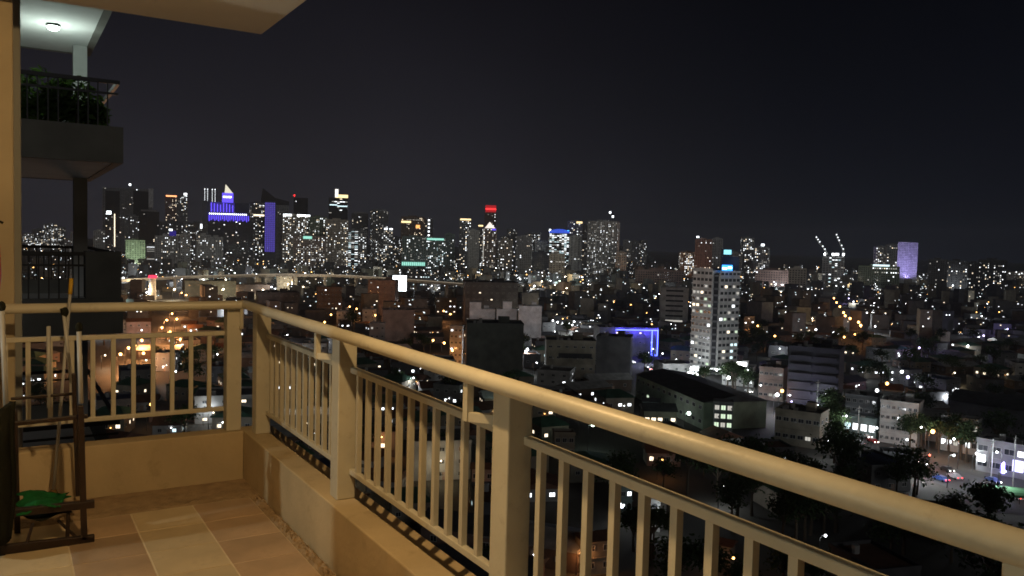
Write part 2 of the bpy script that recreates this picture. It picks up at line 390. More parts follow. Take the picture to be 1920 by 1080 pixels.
# broom and dustpan stick leaning on the handrail
br = thing('broom', 'upright broom with pale handle and yellow tip leaning on the far handrail', 'broom', (0, 0, 0))
pa, pb = P(134, 522, -.05), P(100, 925, -.16)
pm = pa.lerp(pb, .075)
MB().tube([pm, pb], .0085, k=10).obj('handle', STEEL, br, smooth=True)
MB().tube([pa, pm], [.011, .0115], k=10).obj('grip', YELLOW, br, smooth=True)
dr = (pb-pa).normalized()
MB().tube([pb-dr*.02, pb+dr*.04, pb+dr*.15], [.014, .05, .075], k=10).obj('bristle', STRAW, br)
st = thing('pole', 'thin pale pole crossing the broom and leaning on the far handrail', 'pole', (0, 0, 0))
MB().tube([P(122, 592, -.06), P(150, 905, -.2)], .007, k=10).obj('rod', STEEL, st, smooth=True)
MB().tube([P(118, 578, -.06), P(122, 596, -.06)], .016, k=10).obj('cap', BLACKC, st, smooth=True)

# ================================================================== NEIGHBOURING BALCONY STACK
nf = on_z(216, 305, FZ+2.87)                 # its near right corner
NX, NY = .43, 11.75
LV = 3.2
nb = thing('balcony_block', 'dark balcony stack of the next building, its upper ceiling lit pale green', 'building', (NX, NY, FZ))
DEP = 6.6
for k in range(-3, 3):
    z = LV*k
    s = MB().box(-12, 0, 0, DEP, z-.33, z-.02)
    s.obj('balcony_slab', SLABW, nb)
    s = MB().box(-12, 0, -.16, -.001, z-.34, z+.33).box(.001, .16, -.16, DEP+.16, z-.34, z+.33).box(-12, 0, DEP+.001, DEP+.16, z-.34, z+.33)
    s.obj('parapet', CONC, nb)
    MB().box(-.30, -.002, DEP-1.05, DEP-.75, z-.019, z+LV-.335).obj('column', CONC2, nb)
    MB().box(-12, -2.6, DEP-1.4, DEP-1.0, z-.019, z+LV-.335).obj('house_wall', CONC, nb)
    for y0, ax in ((-.08, 0), (DEP+.08, 0)):
        MB().box(-12, .08, y0-.03, y0+.03, z+1.12, z+1.19).box(-12, .08, y0-.02, y0+.02, z+.92, z+.96).obj('handrail', IRON, nb)
        if k in (0, 1):
            for i in range(34):
                if k == 1 and 5 > i > 3: continue
                b_ = MB().box(-.012, .012, -.012, .012, .33, 1.12).obj('railing_bar', IRON, nb) if i == 0 else link('railing_bar', b_.data, nb)
                b_.location = (-.1-i*.16, y0, z)
    MB().box(.05, .11, -.08, DEP+.08, z+1.12, z+1.19).obj('handrail', IRON, nb)
MB().box(-.47, .13, -.13, .35, .331, 1.2).obj('privacy_wall', CONC, nb)
lp = on_z(100, 48, FZ+LV*2-.36)
nl = thing('ceiling_lamp', 'small bright greenish-white lamp under the neighbour\'s balcony ceiling', 'lamp', (lp.x, lp.y, FZ+LV*2-.33))
MB().tube([(0,0,0), (0,0,-.05)], .14, k=14).obj('housing', CONC2, nl)
MB().ball((0,0,-.07), .12, k=12, rings=6, sz=.6).obj('bulb', emat('green_white_bulb', (.86, 1, .93), 14), nl, smooth=True)
point('lamp_light', (0, 0, -.8), 46, (.84, 1, .90), .08, nl)
# plants on it
def leafy(rr, n, sx, sy, sz, size, b):
    for _ in range(n):
        while True:
            q = Vector((rr.uniform(-1, 1), rr.uniform(-1, 1), rr.uniform(-1, 1)))
            if .3 < q.length < 1: break
        c = Vector((q.x*sx, q.y*sy, q.z*sz)); d = Vector((rr.gauss(0, 1), rr.gauss(0, 1), rr.gauss(0, .6))).normalized()
        e_ = d.cross(Vector((rr.gauss(0, 1), rr.gauss(0, 1), 1))).normalized(); s_z = size*rr.uniform(.6, 1.4)
        b.quad(c-d*s_z, c-e_*s_z*.35, c+d*s_z, c+e_*s_z*.35)
    return b
for i, (px, py, h, w_) in enumerate(((52, 205, .75, .5), (82, 196, .95, .55), (112, 205, .75, .55), (142, 200, .8, .5), (172, 218, .45, .3))):
    p = at(px, py, 15.9 if i < 4 else 16.3)
    labs = ['dark shrub nearest the ochre column on the neighbour\'s planter', 'tallest bushy shrub below the neighbour\'s ceiling lamp', 'rounded shrub in the middle of the neighbour\'s planter', 'shrub beside the pale column on the neighbour\'s balcony', 'small spiky plant before the neighbour\'s pale column']
    t = thing('shrub', labs[i], 'shrub', p)
    b = leafy(random.Random(20+i), 420, w_, .35, h*.75, .10, MB()); b.obj('foliage', LEAF, t)
    MB().tube([(0,0,-h), (.03,0,0), (.0,.02,h*.4)], [.035, .025, .01], k=6).obj('stem', BARK, t)

# ================================================================== CITY GROUND AND ROADS
MB().quad((-6000,-500,0), (8000,-500,0), (8000,8000,0), (-6000,8000,0)).obj('ground', GRND, kind='structure')
ROADS = []
def road(pts, w, name='road', z=.06, m=ASPH):
    P_ = [Vector(p) for p in pts]; b = MB()
    for i, p in enumerate(P_):
        t = (P_[min(i+1, len(P_)-1)]-P_[max(i-1, 0)]); t.z = 0; t.normalize(); n = Vector((-t.y, t.x, 0))*(w/2)
        b.v += [tuple((p-n).xy)+(z,), tuple((p+n).xy)+(z,)]
        if i: a = 2*i-2; b.f.append((a, a+2, a+3, a+1)); b.m.append(0)
    ROADS.append((P_, w)); return b.obj(name, m, kind='structure')
avenue = [gnd(*q) for q in ((1060, 648), (1180, 682), (1330, 716), (1470, 768), (1560, 802), (1660, 845), (1760, 888), (1930, 948), (2100, 1020))]
road(avenue, 17)
left_st = [gnd(*q) for q in ((352, 545), (330, 580), (300, 622), (245, 656), (190, 700), (120, 760))]
road(left_st, 20, z=.10)
right_st = [gnd(*q) for q in ((1545, 545), (1570, 570), (1590, 596), (1625, 618), (1680, 650))]
road(right_st, 11, z=.14)
mid_st = [gnd(*q) for q in ((820, 570), (845, 592), (835, 640), (850, 668), (905, 720))]
road(mid_st, 10, z=.18)
BLOCKED = []          # (x, y, radius) of every hand-placed building
def free(p, r):
    for x, y, q in BLOCKED:
        if (p.x-x)**2+(p.y-y)**2 < (r+q)**2: return False
    for pts, w in ROADS:
        for a, b in zip(pts[:-1], pts[1:]):
            ab = (b-a).xy; t = max(0, min(1, (p.xy-a.xy).dot(ab)/ab.length_squared))
            if (a.xy+ab*t-p.xy).length < w/2+r*.8: return False
    return True

# ================================================================== BUILDINGS
def face_grid(b, rr, x0, x1, z0, z1, to3, bay, fl, ww, wh, lit, nset, litrow=None):
    """windows on one face; to3 maps (u, z) to a point a little proud of the wall"""
    nb_ = max(1, int((x1-x0)/bay)); nf_ = max(1, int((z1-z0)/fl)); bw = (x1-x0)/nb_; fh = (z1-z0)/nf_
    cold = [rr.random() for _ in range(nb_)]
    if litrow is None and lit > .03 and nf_ > 8: litrow = [rr.randrange(nf_) for _ in range(rr.choice((0, 0, 1, 1, 2)))]
    for i in range(nb_):
        for j in range(nf_):
            u0 = x0+bw*(i+.5-ww/2); u1 = x0+bw*(i+.5+ww/2); a = z0+fh*(j+.28); c = a+fh*wh
            m = 0
            pr_ = lit*(1.5 if cold[i] > .6 else .75)
            pr_ *= 1.35
            if litrow and j in litrow and i > nb_*.2: pr_ = .7
            if rr.random() < pr_: m = 1+rr.randrange(nset)
            b.quad(to3(u0, a), to3(u1, a), to3(u1, c), to3(u0, c), m)
def place(px0, px1, pyt, d, yaw=0, k=.8):
    """footprint and height (metres) of a block seen between two columns with its top at pyt, d metres out"""
    pm = at((px0+px1)/2, pyt, d); W = (px1-px0)/F_PX*d; th = R(yaw)
    w = W/(abs(math.cos(th))+k*abs(math.sin(th))); dp = w*k
    azm = math.atan2(pm.y-CAM.y, pm.x-CAM.x)
    return Vector((pm.x+math.cos(azm)*dp*.45, pm.y+math.sin(azm)*dp*.45, 0)), azm-PI/2+th, w, dp, pm.z
def tower(label, px0, px1, pyt, d, wall='grey', yaw=0, k=.8, bay=3.6, fl=3.3, ww=.5, wh=.45, lit=.13, lset='mix', style='pier', name='tower', cat='tower', top='plain', seed=None, glass=True, group=None, z0=4):
    rr = random.Random(seed if seed is not None else hash((px0, pyt)) & 0xffff)
    loc, rz, w, dp, h = place(px0, px1, pyt, d, yaw, k)
    t = thing(name, label, cat, loc, rz, group); wm = WALLS[wall]; b = MB(); x, y = w/2, dp/2
    t['w'] = w; t['dp'] = dp; t['h'] = h
    hb = h - (4 if top in ('plain', 'mech') else 0)
    b.box(-x, x, -y, y, 0, hb, bottom=False)
    if top == 'plain':
        b.box(-x, x, -y, -y+.5, hb, hb+1.2).box(-x, x, y-.5, y, hb, hb+1.2).box(-x, -x+.5, -y+.5, y-.5, hb, hb+1.2).box(x-.5, x, -y+.5, y-.5, hb, hb+1.2)
    elif top == 'step':
        pass
    b.obj('wall', wm, t)
    if top == 'plain':
        MB().box(-x*.45, x*.3, -y*.4, y*.5, hb, h).obj('stair_head', wm, t)
    elif top == 'mech':
        MB().box(-x*.8, x*.8, -y*.8, y*.8, hb, h).obj('roof_plant', WALLS['slate'], t)
    if style == 'pier':
        b = MB(); n = max(2, int(w/(bay*2)))
        for i in range(n+1):
            xx = -x+(2*x)*i/n; b.box(xx-.5, xx+.5, -y-.7, -y-.001, 0, hb+.6)
        n = max(2, int(dp/(bay*2)))
        for i in range(n+1):
            yy = -y+(2*y)*i/n
            b.box(-x-.7, -x-.001, yy-.5, yy+.5, 0, hb+.6); b.box(x+.001, x+.7, yy-.5, yy+.5, 0, hb+.6)
        o = b.obj('pier', wm, t, kind='stuff')
    elif style == 'slab':
        b = MB(); n = int((hb-z0)/fl)
        for j in range(n+1):
            z = z0+fl*j; b.box(-x-.6, x+.6, -y-.6, y+.6, z-.25, z+.25)
        b.obj('floor_edge', wm, t, kind='stuff')
    if glass:
        b = MB(); st = LITSETS[lset]; n = len(st)
        e_ = .12
        face_grid(b, rr, -x+.6, x-.6, z0, hb-1, lambda u, z: (u, -y-e_, z), bay, fl, ww, wh, lit, n)
        face_grid(b, rr, -y+.6, y-.6, z0, hb-1, lambda u, z: (x+e_, u, z), bay, fl, ww, wh, lit, n)
        face_grid(b, rr, -y+.6, y-.6, z0, hb-1, lambda u, z: (-x-e_, -u, z), bay, fl, ww, wh, lit, n)
        b.obj('window', [GLASS]+st, t, kind='stuff')
    BLOCKED.append((loc.x, loc.y, max(w, dp)*.6))
    return t
def sub(t, name, u0, u1, za, zb, m, proud=.4, thick=.5, side='front'):
    """a panel, sign or strip on the front: u as a fraction of the width (-1..1), z in metres"""
    x, y = t['w']/2, t['dp']/2
    return MB().box(u0*x, u1*x, -y-proud-thick, -y-proud, za, zb).obj(name, m, t)
def roofbox(t, name, u0, u1, v0, v1, za, zb, m):
    x, y = t['w']/2, t['dp']/2
    return MB().box(u0*x, u1*x, v0*y, v1*y, za, zb).obj(name, m, t)
def zpix(t, py, px=None, front=True):
    """height at which pixel row py lies on the front of building t"""
    d = (t.location-CAM).dot(fw) ; return CAM.z + ray(px or 960, py).z*d if px else None
def zat(px, py, d): return at(px, py, d).z

BLUE_LED = emat('blue_led', (.13, .08, 1), 1.5); BLUE_SOFT = emat('blue_wash', (.09, .05, .85), .22); PURP_LED = emat('violet_led', (.16, .11, .80), .55)
RED_LED = emat('red_led', (1, .03, .03), 2.6); GOLD = emat('gold_light', (1, .74, .36), 2.0); CYAN_LED = emat('cyan_led', (.05, .45, 1), 3.0)
WHITE_LED = emat('white_led', (.9, .97, 1), 4.5); TEALL = emat('teal_light', (.42, 1, .82), 1.0); BILL = emat('billboard_screen', (.86, .96, 1), 7)

S = 1650
# --- far left, behind the neighbour's balcony
tower('pale slim tower seen just right of the ochre column', 44, 62, 436, 2500, 'grey', lit=.2, yaw=12)
tower('broad dim tower second from the ochre column', 62, 84, 428, 2400, 'slate', lit=.18, yaw=-10)
tower('tall dotted tower framed in the middle of the neighbour\'s opening', 84, 106, 418, 2300, 'grey', lit=.22, yaw=18)
tower('slim tower with bright roof lamps behind the neighbour\'s railing', 107, 122, 424, 2400, 'slate', lit=.28, yaw=0)
tower('low grey block below the slim lamps, beside the red roof light', 122, 136, 447, 2100, 'grey', lit=.12)
t = tower('pale grey slab with a red roof light left of the neighbour\'s column', 133, 152, 432, 1900, 'white', lit=.03, style='none')
sub(t, 'roof_light', -.4, .5, t['h']-3, t['h']+1, RED_LED)
tower('pale sliver of a tower just right of the neighbour\'s column', 176, 196, 430, 1900, 'white', lit=.05, style='none')
# --- first cluster
t = tower('widest dark office slab at the left of the skyline', 197, 282, 353, 2000, 'slate', lit=.02, ww=.7, style='none', top='step', k=.3)
sub(t, 'glass_panel', -.88, -.32, 60, t['h']-8, GLASS); sub(t, 'glass_panel', .22, .84, 60, t['h']-6, GLASS)
roofbox(t, 'roof_fin', .84, 1.03, -1.1, .4, t['h']-45, t['h']+2, WALLS['white']); roofbox(t, 'beacon', .05, .13, -.3, .3, t['h']+8, t['h']+12, WHITE_LED); roofbox(t, 'mast', .08, .10, -.1, .1, t['h'], t['h']+8, IRON)
t = tower('narrow dark tower with one bright vertical edge line', 198, 215, 399, 1800, 'dark', lit=.08, style='none', top='step')
sub(t, 'edge_light', .80, .98, 30, t['h']-2, L_WARM); sub(t, 'roof_light', -.7, .2, t['h']-3, t['h']+4, WHITE_LED)
tower('plain dim block standing before the widest dark slab', 236, 264, 402, 1760, 'slate', lit=.05, yaw=15)
tower('blackest tower right of the plain dim block', 262, 297, 393, 1720, 'black', lit=.015, style='none', top='mech')
t = tower('short tower washed in pale green light', 238, 270, 447, S-150, 'green', lit=.05, ww=.35, bay=4, lset='green')
tower('slim dark tower with bright balcony stripes beside the green one', 275, 290, 456, S-200, 'slate', lit=.55, ww=.95, wh=.3, bay=8, lset='dim', style='slab')
t = tower('reddish tower with a glowing orange roof line', 311, 331, 366, 2150, 'red', lit=.14, lset='warm', top='step')
sub(t, 'roof_line', -.9, .95, t['h']-4, t['h']-.5, emat('orange_line', (1, .35, .14), 3))
t = tower('dark twin standing right of the orange-lined tower', 332, 351, 366, 2160, 'slate', lit=.12, top='step')
roofbox(t, 'roof_lamp', .3, .9, -1, -.6, t['h'], t['h']+6, L_WHITE)
tower('dark block behind the wide grey apartments with the blue roof light', 296, 342, 413, 1900, 'dark', lit=.05)
t = tower('wide grey apartment block with a small blue roof light', 293, 338, 439, S-230, 'grey', lit=.13, yaw=-14, k=.6, ww=.35, bay=2.9)
roofbox(t, 'roof_sign', .25, .8, -1, -.7, t['h']-3, t['h']+6, BLUE_SOFT); roofbox(t, 'roof_lamp', .22, .5, -1.05, -.9, t['h']+6, t['h']+9, WHITE_LED)
tower('grey apartment annexe attached right of the blue-lamp block', 339, 356, 436, S-235, 'grey', lit=.1, ww=.35, bay=2.9)
t = tower('dark tower carrying a small white roof sign', 354, 388, 415, 1850, 'dark', lit=.12)
sub(t, 'roof_sign', .25, .95, t['h']-16, t['h']-6, L_WHITE)
tower('left wing of the grey twin apartment block left of the blue tower', 369, 394, 437, S-220, 'grey', lit=.11, ww=.35, bay=2.9, yaw=8)
tower('right wing of the grey twin apartment block with a bright stair edge', 394, 417, 441, S-222, 'grey', lit=.2, ww=.35, bay=2.9, yaw=-8)
# --- blue tower
t = tower('tall office tower crowned with blue light and a white sail top', 392, 472, 414, 1850, 'navy', lit=.03, ww=.8, style='none', top='step', k=.5)
h0 = t['h']; hz = lambda py: zat(430, py, 1850)
MB().box(-19, 40, -18, 18, h0, hz(380)).obj('upper_block', WALLS['navy'], t)
b = MB()
for i in range(22):
    xx = -46+4.0*i; b.box(xx, xx+1.9, -26.2, -25.2, h0-2+(i*7 % 5)*1.2, hz(404))
b.obj('led_column', BLUE_LED, t, kind='stuff')
b = MB()
for i in range(20): b.box(-45+4.1*i, -43+4.1*i, -27.4, -26.6, hz(403), hz(400.5))
b.obj('lamp_row', WHITE_LED, t, kind='stuff')
MB().box(-48, 34, -26, 10, h0-.5, hz(399)).obj('blue_tier', BLUE_SOFT, t)
b = MB()
for i in range(8): b.box(-42+6.5*i, -39.6+6.5*i, -23, -21.8, hz(398), hz(381)-(i*5 % 4)*1.5)
b.obj('led_column', BLUE_LED, t, kind='stuff')
MB().box(-43, 9, -21.5, 8, hz(399)+.2, hz(380)).obj('blue_tier', BLUE_SOFT, t)
MB().box(-18, 6, -17, 6, hz(380)+.2, hz(362)).obj('crown', BLUE_LED, t)
MB().box(-16, 2, -18.5, -17.5, hz(371), hz(368)).obj('crown_sign', WHITE_LED, t)
n_ = MB(); z1, z2 = hz(362)+.3, hz(346)
n_.v += [(-13,-10,z1),(5,-10,z1),(5,-2,z1),(-13,-2,z1),(-11,-8,z2),(-10,-8,z2),(-10,-4,z2),(-11,-4,z2)]
for f in [(0,1,5,4),(1,2,6,5),(2,3,7,6),(3,0,4,7),(4,5,6,7)]: n_.f.append(f); n_.m.append(0)
n_.obj('sail_top', emat('sail_light', (1, .93, .72), 1.0), t)
MB().box(-60, -48.2, -15, 15, 0, hz(378)).obj('side_core', WALLS['dark'], t)
for q in (-50, -56, -40, -34): MB().box(q, q+1.6, -12, -10, hz(357), hz(355.5)).box(q+.6, q+1, -11.4, -11, hz(380), hz(357)).obj('roof_lamp', L_WHITE, t)
t = tower('dark tower with one warm strip, left of the violet facade', 469, 496, 377, 1900, 'dark', lit=.16, yaw=10)
sub(t, 'roof_strip', -.7, .9, zat(480, 405, 1900), zat(480, 402, 1900), L_WARM)
t = tower('dark tower with a pointed slanting roof beside the violet facade', 490, 520, 374, 2050, 'black', lit=.03, style='none', top='step')
b = MB(); x, y, h = t['w']/2, t['dp']/2, t['h']; b.v += [(-x,-y,h),(x,-y,h),(x,y,h),(-x,y,h),(-x*.8,-y,h+28),(-x*.8,y,h+28)]
b.f += [(0,1,4),(3,5,2),(1,2,5,4),(0,4,5,3)]; b.m += [0]*4; b.obj('roof', WALLS['black'], t)
t = tower('slender slab whose whole front glows violet', 497, 517, 377, 1800, 'navy', lit=0, style='none', top='step', glass=False)
b = MB(); nz = int((t['h']-30)/4.2)
for j in range(nz):
    for i in range(5): b.box(-t['w']/2+.8+i*(t['w']-1.6)/5, -t['w']/2+.8+(i+.8)*(t['w']-1.6)/5, -t['dp']/2-.6, -t['dp']/2-.1, 28+4.2*j, 28+4.2*j+3.3)
b.obj('media_facade', PURP_LED, t, kind='stuff')
t = tower('plain grey slab with a dark slanting cap right of the violet facade', 517, 541, 385, 1830, 'slate', lit=.01, style='none', top='step')
b = MB(); x, y, h = t['w']/2*1.05, t['dp']/2, t['h']; b.v += [(-x,-y,h+.2),(x,-y,h+.2),(x,y,h+.2),(-x,y,h+.2),(-x,-y,h+16),(x,-y,h+9),(x,y,h+9),(-x,y,h+16)]
b.f += [(0,1,5,4),(1,2,6,5),(2,3,7,6),(3,0,4,7),(4,5,6,7)]; b.m += [0]*5; b.obj('roof', WALLS['black'], t)
t = tower('black rooftop tower with a red beacon', 551, 577, 371, 2100, 'black', lit=.01, style='none', top='step')
roofbox(t, 'beacon', -1, -.8, -1, -.8, t['h']+3, t['h']+8, RED_LED); roofbox(t, 'mast', -.93, -.87, -.93, -.87, t['h'], t['h']+3, IRON)
t = tower('broad apartment tower with a white lit roof edge', 531, 581, 401, 1750, 'beige', lit=.24, ww=.5, bay=3.4)
sub(t, 'roof_strip', -.95, -.35, t['h']-5, t['h']-1, WHITE_LED); sub(t, 'roof_strip', .05, .98, t['h']-5, t['h']-1.5, WHITE_LED)
tower('grey-green apartment tower dotted with lights behind the brown one', 579, 613, 404, 1720, 'green', lit=.2, yaw=9)
t = tower('brown apartment block in front of the broad lit apartments', 552, 609, 440, S-100, 'pink', lit=.26, ww=.45, bay=3.2)
sub(t, 'roof_strip', -.4, .15, t['h']-8, t['h']-3, TEALL)
t = tower('dark tower with a lit white and gold stepped crown', 617, 652, 371, 1950, 'black', lit=.06, style='none', top='step', ww=.9, bay=6)
hz = lambda py: zat(635, py, 1950)
roofbox(t, 'crown_strip', -.3, 1, -1.05, -.6, hz(370.5), hz(365), GOLD); roofbox(t, 'crown_mast', -.35, -.02, -1.05, -.7, hz(370), hz(355), emat('mast_white', (1, .96, .88), 1.8))
sub(t, 'light_band', -.1, .95, hz(387.5), hz(385.5), L_COOL); sub(t, 'light_band', -.9, -.1, hz(385.5), hz(383.5), L_COOL)
tower('pale ribbed apartment tower below the stepped gold crown', 612, 653, 409, S, 'beige', lit=.15, bay=3.0, ww=.42)
# --- centre
tower('dark dome-shouldered tower right of the pale ribbed apartments', 660, 690, 397, 2050, 'dark', lit=.05, top='mech')
tower('small apartment tower with one bright vertical light line', 672, 688, 430, S, 'slate', lit=.25, style='slab')
t = tower('dark tall tower with cornice block, left of the gap', 695, 728, 392, 1980, 'slate', lit=.12, yaw=12, top='mech')
t = tower('small dotted tower with two roof lamps', 719, 737, 428, 1800, 'slate', lit=.25)
sub(t, 'roof_lamp', -.8, -.2, t['h']-3, t['h'], WHITE_LED); sub(t, 'roof_lamp', .3, .9, t['h']-3, t['h'], WHITE_LED)
tower('grey office slab with lit floors right of the pale ribbed tower', 652, 672, 428, S+60, 'slate', lit=.4, ww=.9, bay=7, wh=.3, lset='cool', style='slab')
t = tower('brown tower with a gold roof line and orange windows', 753, 797, 404, 1850, 'brown', lit=.10, lset='warm', yaw=-8)
sub(t, 'roof_strip', -1, -.1, zat(770, 418, 1850), zat(770, 414.5, 1850), GOLD); sub(t, 'lit_window', .38, .75, zat(787, 428, 1850), zat(787, 422, 1850), L_ORANGE)
t = tower('dark slender tower edged by a column of dots', 797, 812, 408, 1950, 'dark', lit=.03, style='none')
b = MB()
for j in range(7): b.box(-2, 2, -t['dp']/2-1, -t['dp']/2-.2, t['h']-8-9*j, t['h']-4.5-9*j)
b.obj('edge_lamp', L_WHITE, t, kind='stuff')
t = tower('teal-lit tower with bright roof lamps right of the brown one', 799, 836, 444, S+50, 'teal', lit=.18, lset='cool')
sub(t, 'roof_strip', -.9, .8, t['h']-7, t['h']-3, TEALL)
t = tower('squat grey block standing on a teal-lit podium', 755, 799, 441, S, 'teal', lit=.12, lset='dim')
MB().box(-t['w']*.52, t['w']*.5, -t['dp']/2-14, -t['dp']/2-.8, 0, 22).obj('podium', WALLS['teal'], t)
b = MB()
for i in range(12): b.box(-t['w']*.5+i*t['w']/12.2, -t['w']*.5+(i+.75)*t['w']/12.2, -t['dp']/2-15, -t['dp']/2-14.1, 11, 18)
b.obj('podium_light', TEALL, t, kind='stuff')
tower('dim teal tower beside the gap before the gold-ringed tower', 835, 852, 436, 1800, 'teal', lit=.06)
t = tower('slim tower with a gold ring of light round its top', 862, 884, 410, 1800, 'slate', lit=.2, style='pier')
sub(t, 'roof_strip', -.9, .9, t['h']-3.5, t['h'], GOLD)
tower('smooth pale slab next to the gold-ringed tower', 878, 899, 429, S+30, 'white', lit=.02, style='none', ww=.3)
t = tower('narrow dark tower with a lit cap beside the pale slab', 897, 908, 422, 1750, 'dark', lit=.2, style='none')
sub(t, 'roof_strip', -1, .6, t['h']-3, t['h'], GOLD)
t = tower('tower with a glowing red crown', 909, 930, 398, 2200, 'brown', lit=.06, top='step')
MB().box(-t['w']*.45, t['w']*.5, -t['dp']*.55, 0, t['h']+.2, zat(920, 385, 2200)).obj('crown', emat('red_crown', (.8, .02, .03), .55), t)
roofbox(t, 'crown_strip', -.85, 1, -1.25, -1.11, zat(920, 393.5, 2200), zat(920, 390.5, 2200), RED_LED)
t = tower('brown tower with a white triangular lit top', 906, 932, 428, 1750, 'pink', lit=.16, yaw=-6, top='step')
b = MB(); x, y, h = t['w']/2*.75, t['dp']/2, t['h']; b.v += [(-x,-y,h),(x,-y,h),(x,y,h),(-x,y,h),(-x*.1,0,h+14)]; b.f += [(0,1,4),(1,2,4),(2,3,4),(3,0,4)]; b.m += [0]*4
b.obj('lit_pyramid', emat('pyramid_light', (1, .88, .80), 1.3), t)
sub(t, 'roof_strip', .4, 1, t['h']-4, t['h']-1, BLUE_LED); sub(t, 'edge_light', -.95, -.85, 20, t['h']-4, L_DIM)
tower('low beige apartments right of the triangular-topped tower', 934, 961, 447, S+80, 'beige', lit=.09, yaw=14)
tower('thin dark tower rising behind the beige apartments', 958, 970, 432, 2000, 'dark', lit=.14)
tower('plain grey tower at the middle of the skyline', 968, 998, 441, 1800, 'grey', lit=.03, style='none', ww=.3)
tower('bluish grey block in front of the plain grey tower', 974, 997, 466, S-120, 'slate', lit=.02, style='none')
tower('grey tower left of the blue-roofed tower', 1000, 1031, 450, 1850, 'grey', lit=.04, yaw=10)
tower('dark low slab below the grey towers', 998, 1034, 470, S-60, 'navy', lit=.02, style='none')
t = tower('tower with a curved blue roof light', 1030, 1068, 437, 1800, 'slate', lit=.38, ww=.85, bay=5, wh=.35, lset='cool', style='none', top='step')
b = MB()
for i in range(9):
    u0 = -1+2*i/9; u1 = u0+2/9
    b.box(u0*t['w']/2, u1*t['w']/2-.2, -t['dp']/2-1, t['dp']/2, t['h']+.2, t['h']+4+5*(1-(u0+.11)**2))
b.obj('blue_roof', emat('blue_roof_light', (.05, .12, .85), .9), t)
sub(t, 'roof_lamp', -1.02, -.85, t['h']+1, t['h']+8, WHITE_LED); sub(t, 'roof_lamp', .35, .95, t['h']+4, t['h']+6.5, CYAN_LED)
tower('pale front block with a red-brown centre bay below the blue roof', 1031, 1059, 473, S-180, 'beige', lit=.05, bay=5)
t = tower('dark tower with a gold roof sign and tall pale pillars', 1065, 1092, 412, 1850, 'slate', lit=.12, style='pier')
sub(t, 'roof_sign', .2, 1, t['h']-8, t['h']-4, GOLD)
tower('pale pillar-fronted block below the gold roof sign', 1069, 1090, 440, S+20, 'white', lit=.02, bay=6, ww=.4)
tower('dark shoulder left of the biggest dotted tower', 1090, 1106, 420, 1900, 'dark', lit=.14)
t = tower('biggest grey tower dotted all over with lights', 1103, 1162, 412, S-30, 'grey', lit=.3, ww=.42, bay=2.9, fl=3.1, lset='dim', yaw=-9, k=.5)
for px_, hh in ((.35, 13), (.55, 5)): roofbox(t, 'roof_lamp', px_, px_+.1, -.1, .2, t['h']+hh, t['h']+hh+4, WHITE_LED); roofbox(t, 'mast', px_+.04, px_+.06, 0, .05, t['h']-3, t['h']+hh, IRON)
tower('low block leaning against the biggest dotted tower', 1155, 1174, 470, S-60, 'beige', lit=.05)
tower('faint pale tower alone right of the biggest dotted tower', 1169, 1184, 449, 2400, 'grey', lit=.05)
tower('second faint tower at the right end of the main skyline', 1184, 1198, 450, 2450, 'slate', lit=.05)
# --- right groups
tower('speckled apartments left of the reddish towers', 1274, 1308, 470, 1700, 'beige', lit=.28, bay=3, ww=.45, yaw=10)
t = tower('reddish tower of the right-hand group', 1305, 1335, 446, 1650, 'red', lit=.04, bay=4, ww=.3)
roofbox(t, 'roof_lamp', -.9, -.6, -1, -.8, t['h'], t['h']+3, WHITE_LED)
tower('grey twin standing right of the reddish tower', 1336, 1355, 444, 1680, 'grey', lit=.1)
t = tower('dark slab carrying a cyan screen behind the white apartment tower', 1353, 1374, 466, 1200, 'navy', lit=.02, style='none', top='step')
sub(t, 'screen', -.55, .75, zat(1363, 477, 1200), zat(1363, 468.5, 1200), emat('cyan_screen', (.30, .82, 1), 1.6))
tower('tall slim tower of the right-hand pair', 1390, 1414, 443, 1750, 'slate', lit=.2, yaw=14)
t = tower('lower tower with a bright roof lamp right of the slim one', 1416, 1443, 461, 1700, 'slate', lit=.22, yaw=-10)
roofbox(t, 'roof_lamp', -.05, .4, -1, -.7, t['h'], t['h']+4, WHITE_LED)
tower('small dim tower between the white apartment tower and the slim pair', 1372, 1390, 472, 1600, 'slate', lit=.18)
cn = tower('unfinished concrete tower lit by work lamps under two cranes', 1544, 1582, 481, 1500, 'grey', lit=.1, ww=.7, bay=5, lset='cool', style='slab', top='step')
for u in (-.9, -.15, .1, .3, .8):
    roofbox(cn, 'work_lamp', u, u+.16, -1.1, -.9, cn['h']+2, cn['h']+6, L_HOT)
    roofbox(cn, 'lamp_post', u+.06, u+.09, -1.02, -.98, cn['h'], cn['h']+2, IRON)
for lab, p0, p1, p2 in (('left crane with a lamp-dotted jib above the unfinished tower', (1547, 481), (1547, 470), (1529, 445)), ('right crane with a lamp-dotted jib above the unfinished tower', (1581, 486), (1581, 470), (1567, 440))):
    q0, q1, q2 = [at(*p, 1515) for p in (p0, p1, p2)]
    c = thing('tower_crane', lab, 'crane', (q0.x, q0.y, 0))
    c0 = Vector(c.location)
    MB().box(-.9, .9, -.9, .9, 0, q1.z).obj('mast', CONC2, c); MB().obox(q1-c0, q2-c0, 1.2, 1.6).obj('jib', CONC2, c)
    MB().obox(q1-c0, q1-c0+(q1-q2)*.3, 1.6, 2.0).obj('counter_jib', CONC2, c)
    b = MB()
    for f in (.08, .3, .62, .8, .97): p = q1.lerp(q2, f)-c0; b.ball(p+Vector((0,-1.5,1)), 1.0, k=6, rings=4)
    b.obj('jib_lamp', L_WHITE, c, kind='stuff')
tower('grey tower with a bright roof corner left of the violet pair', 1640, 1664, 460, 1750, 'slate', lit=.12)
tower('dark tower touching the violet pair', 1662, 1687, 456, 1700, 'slate', lit=.14, yaw=8)
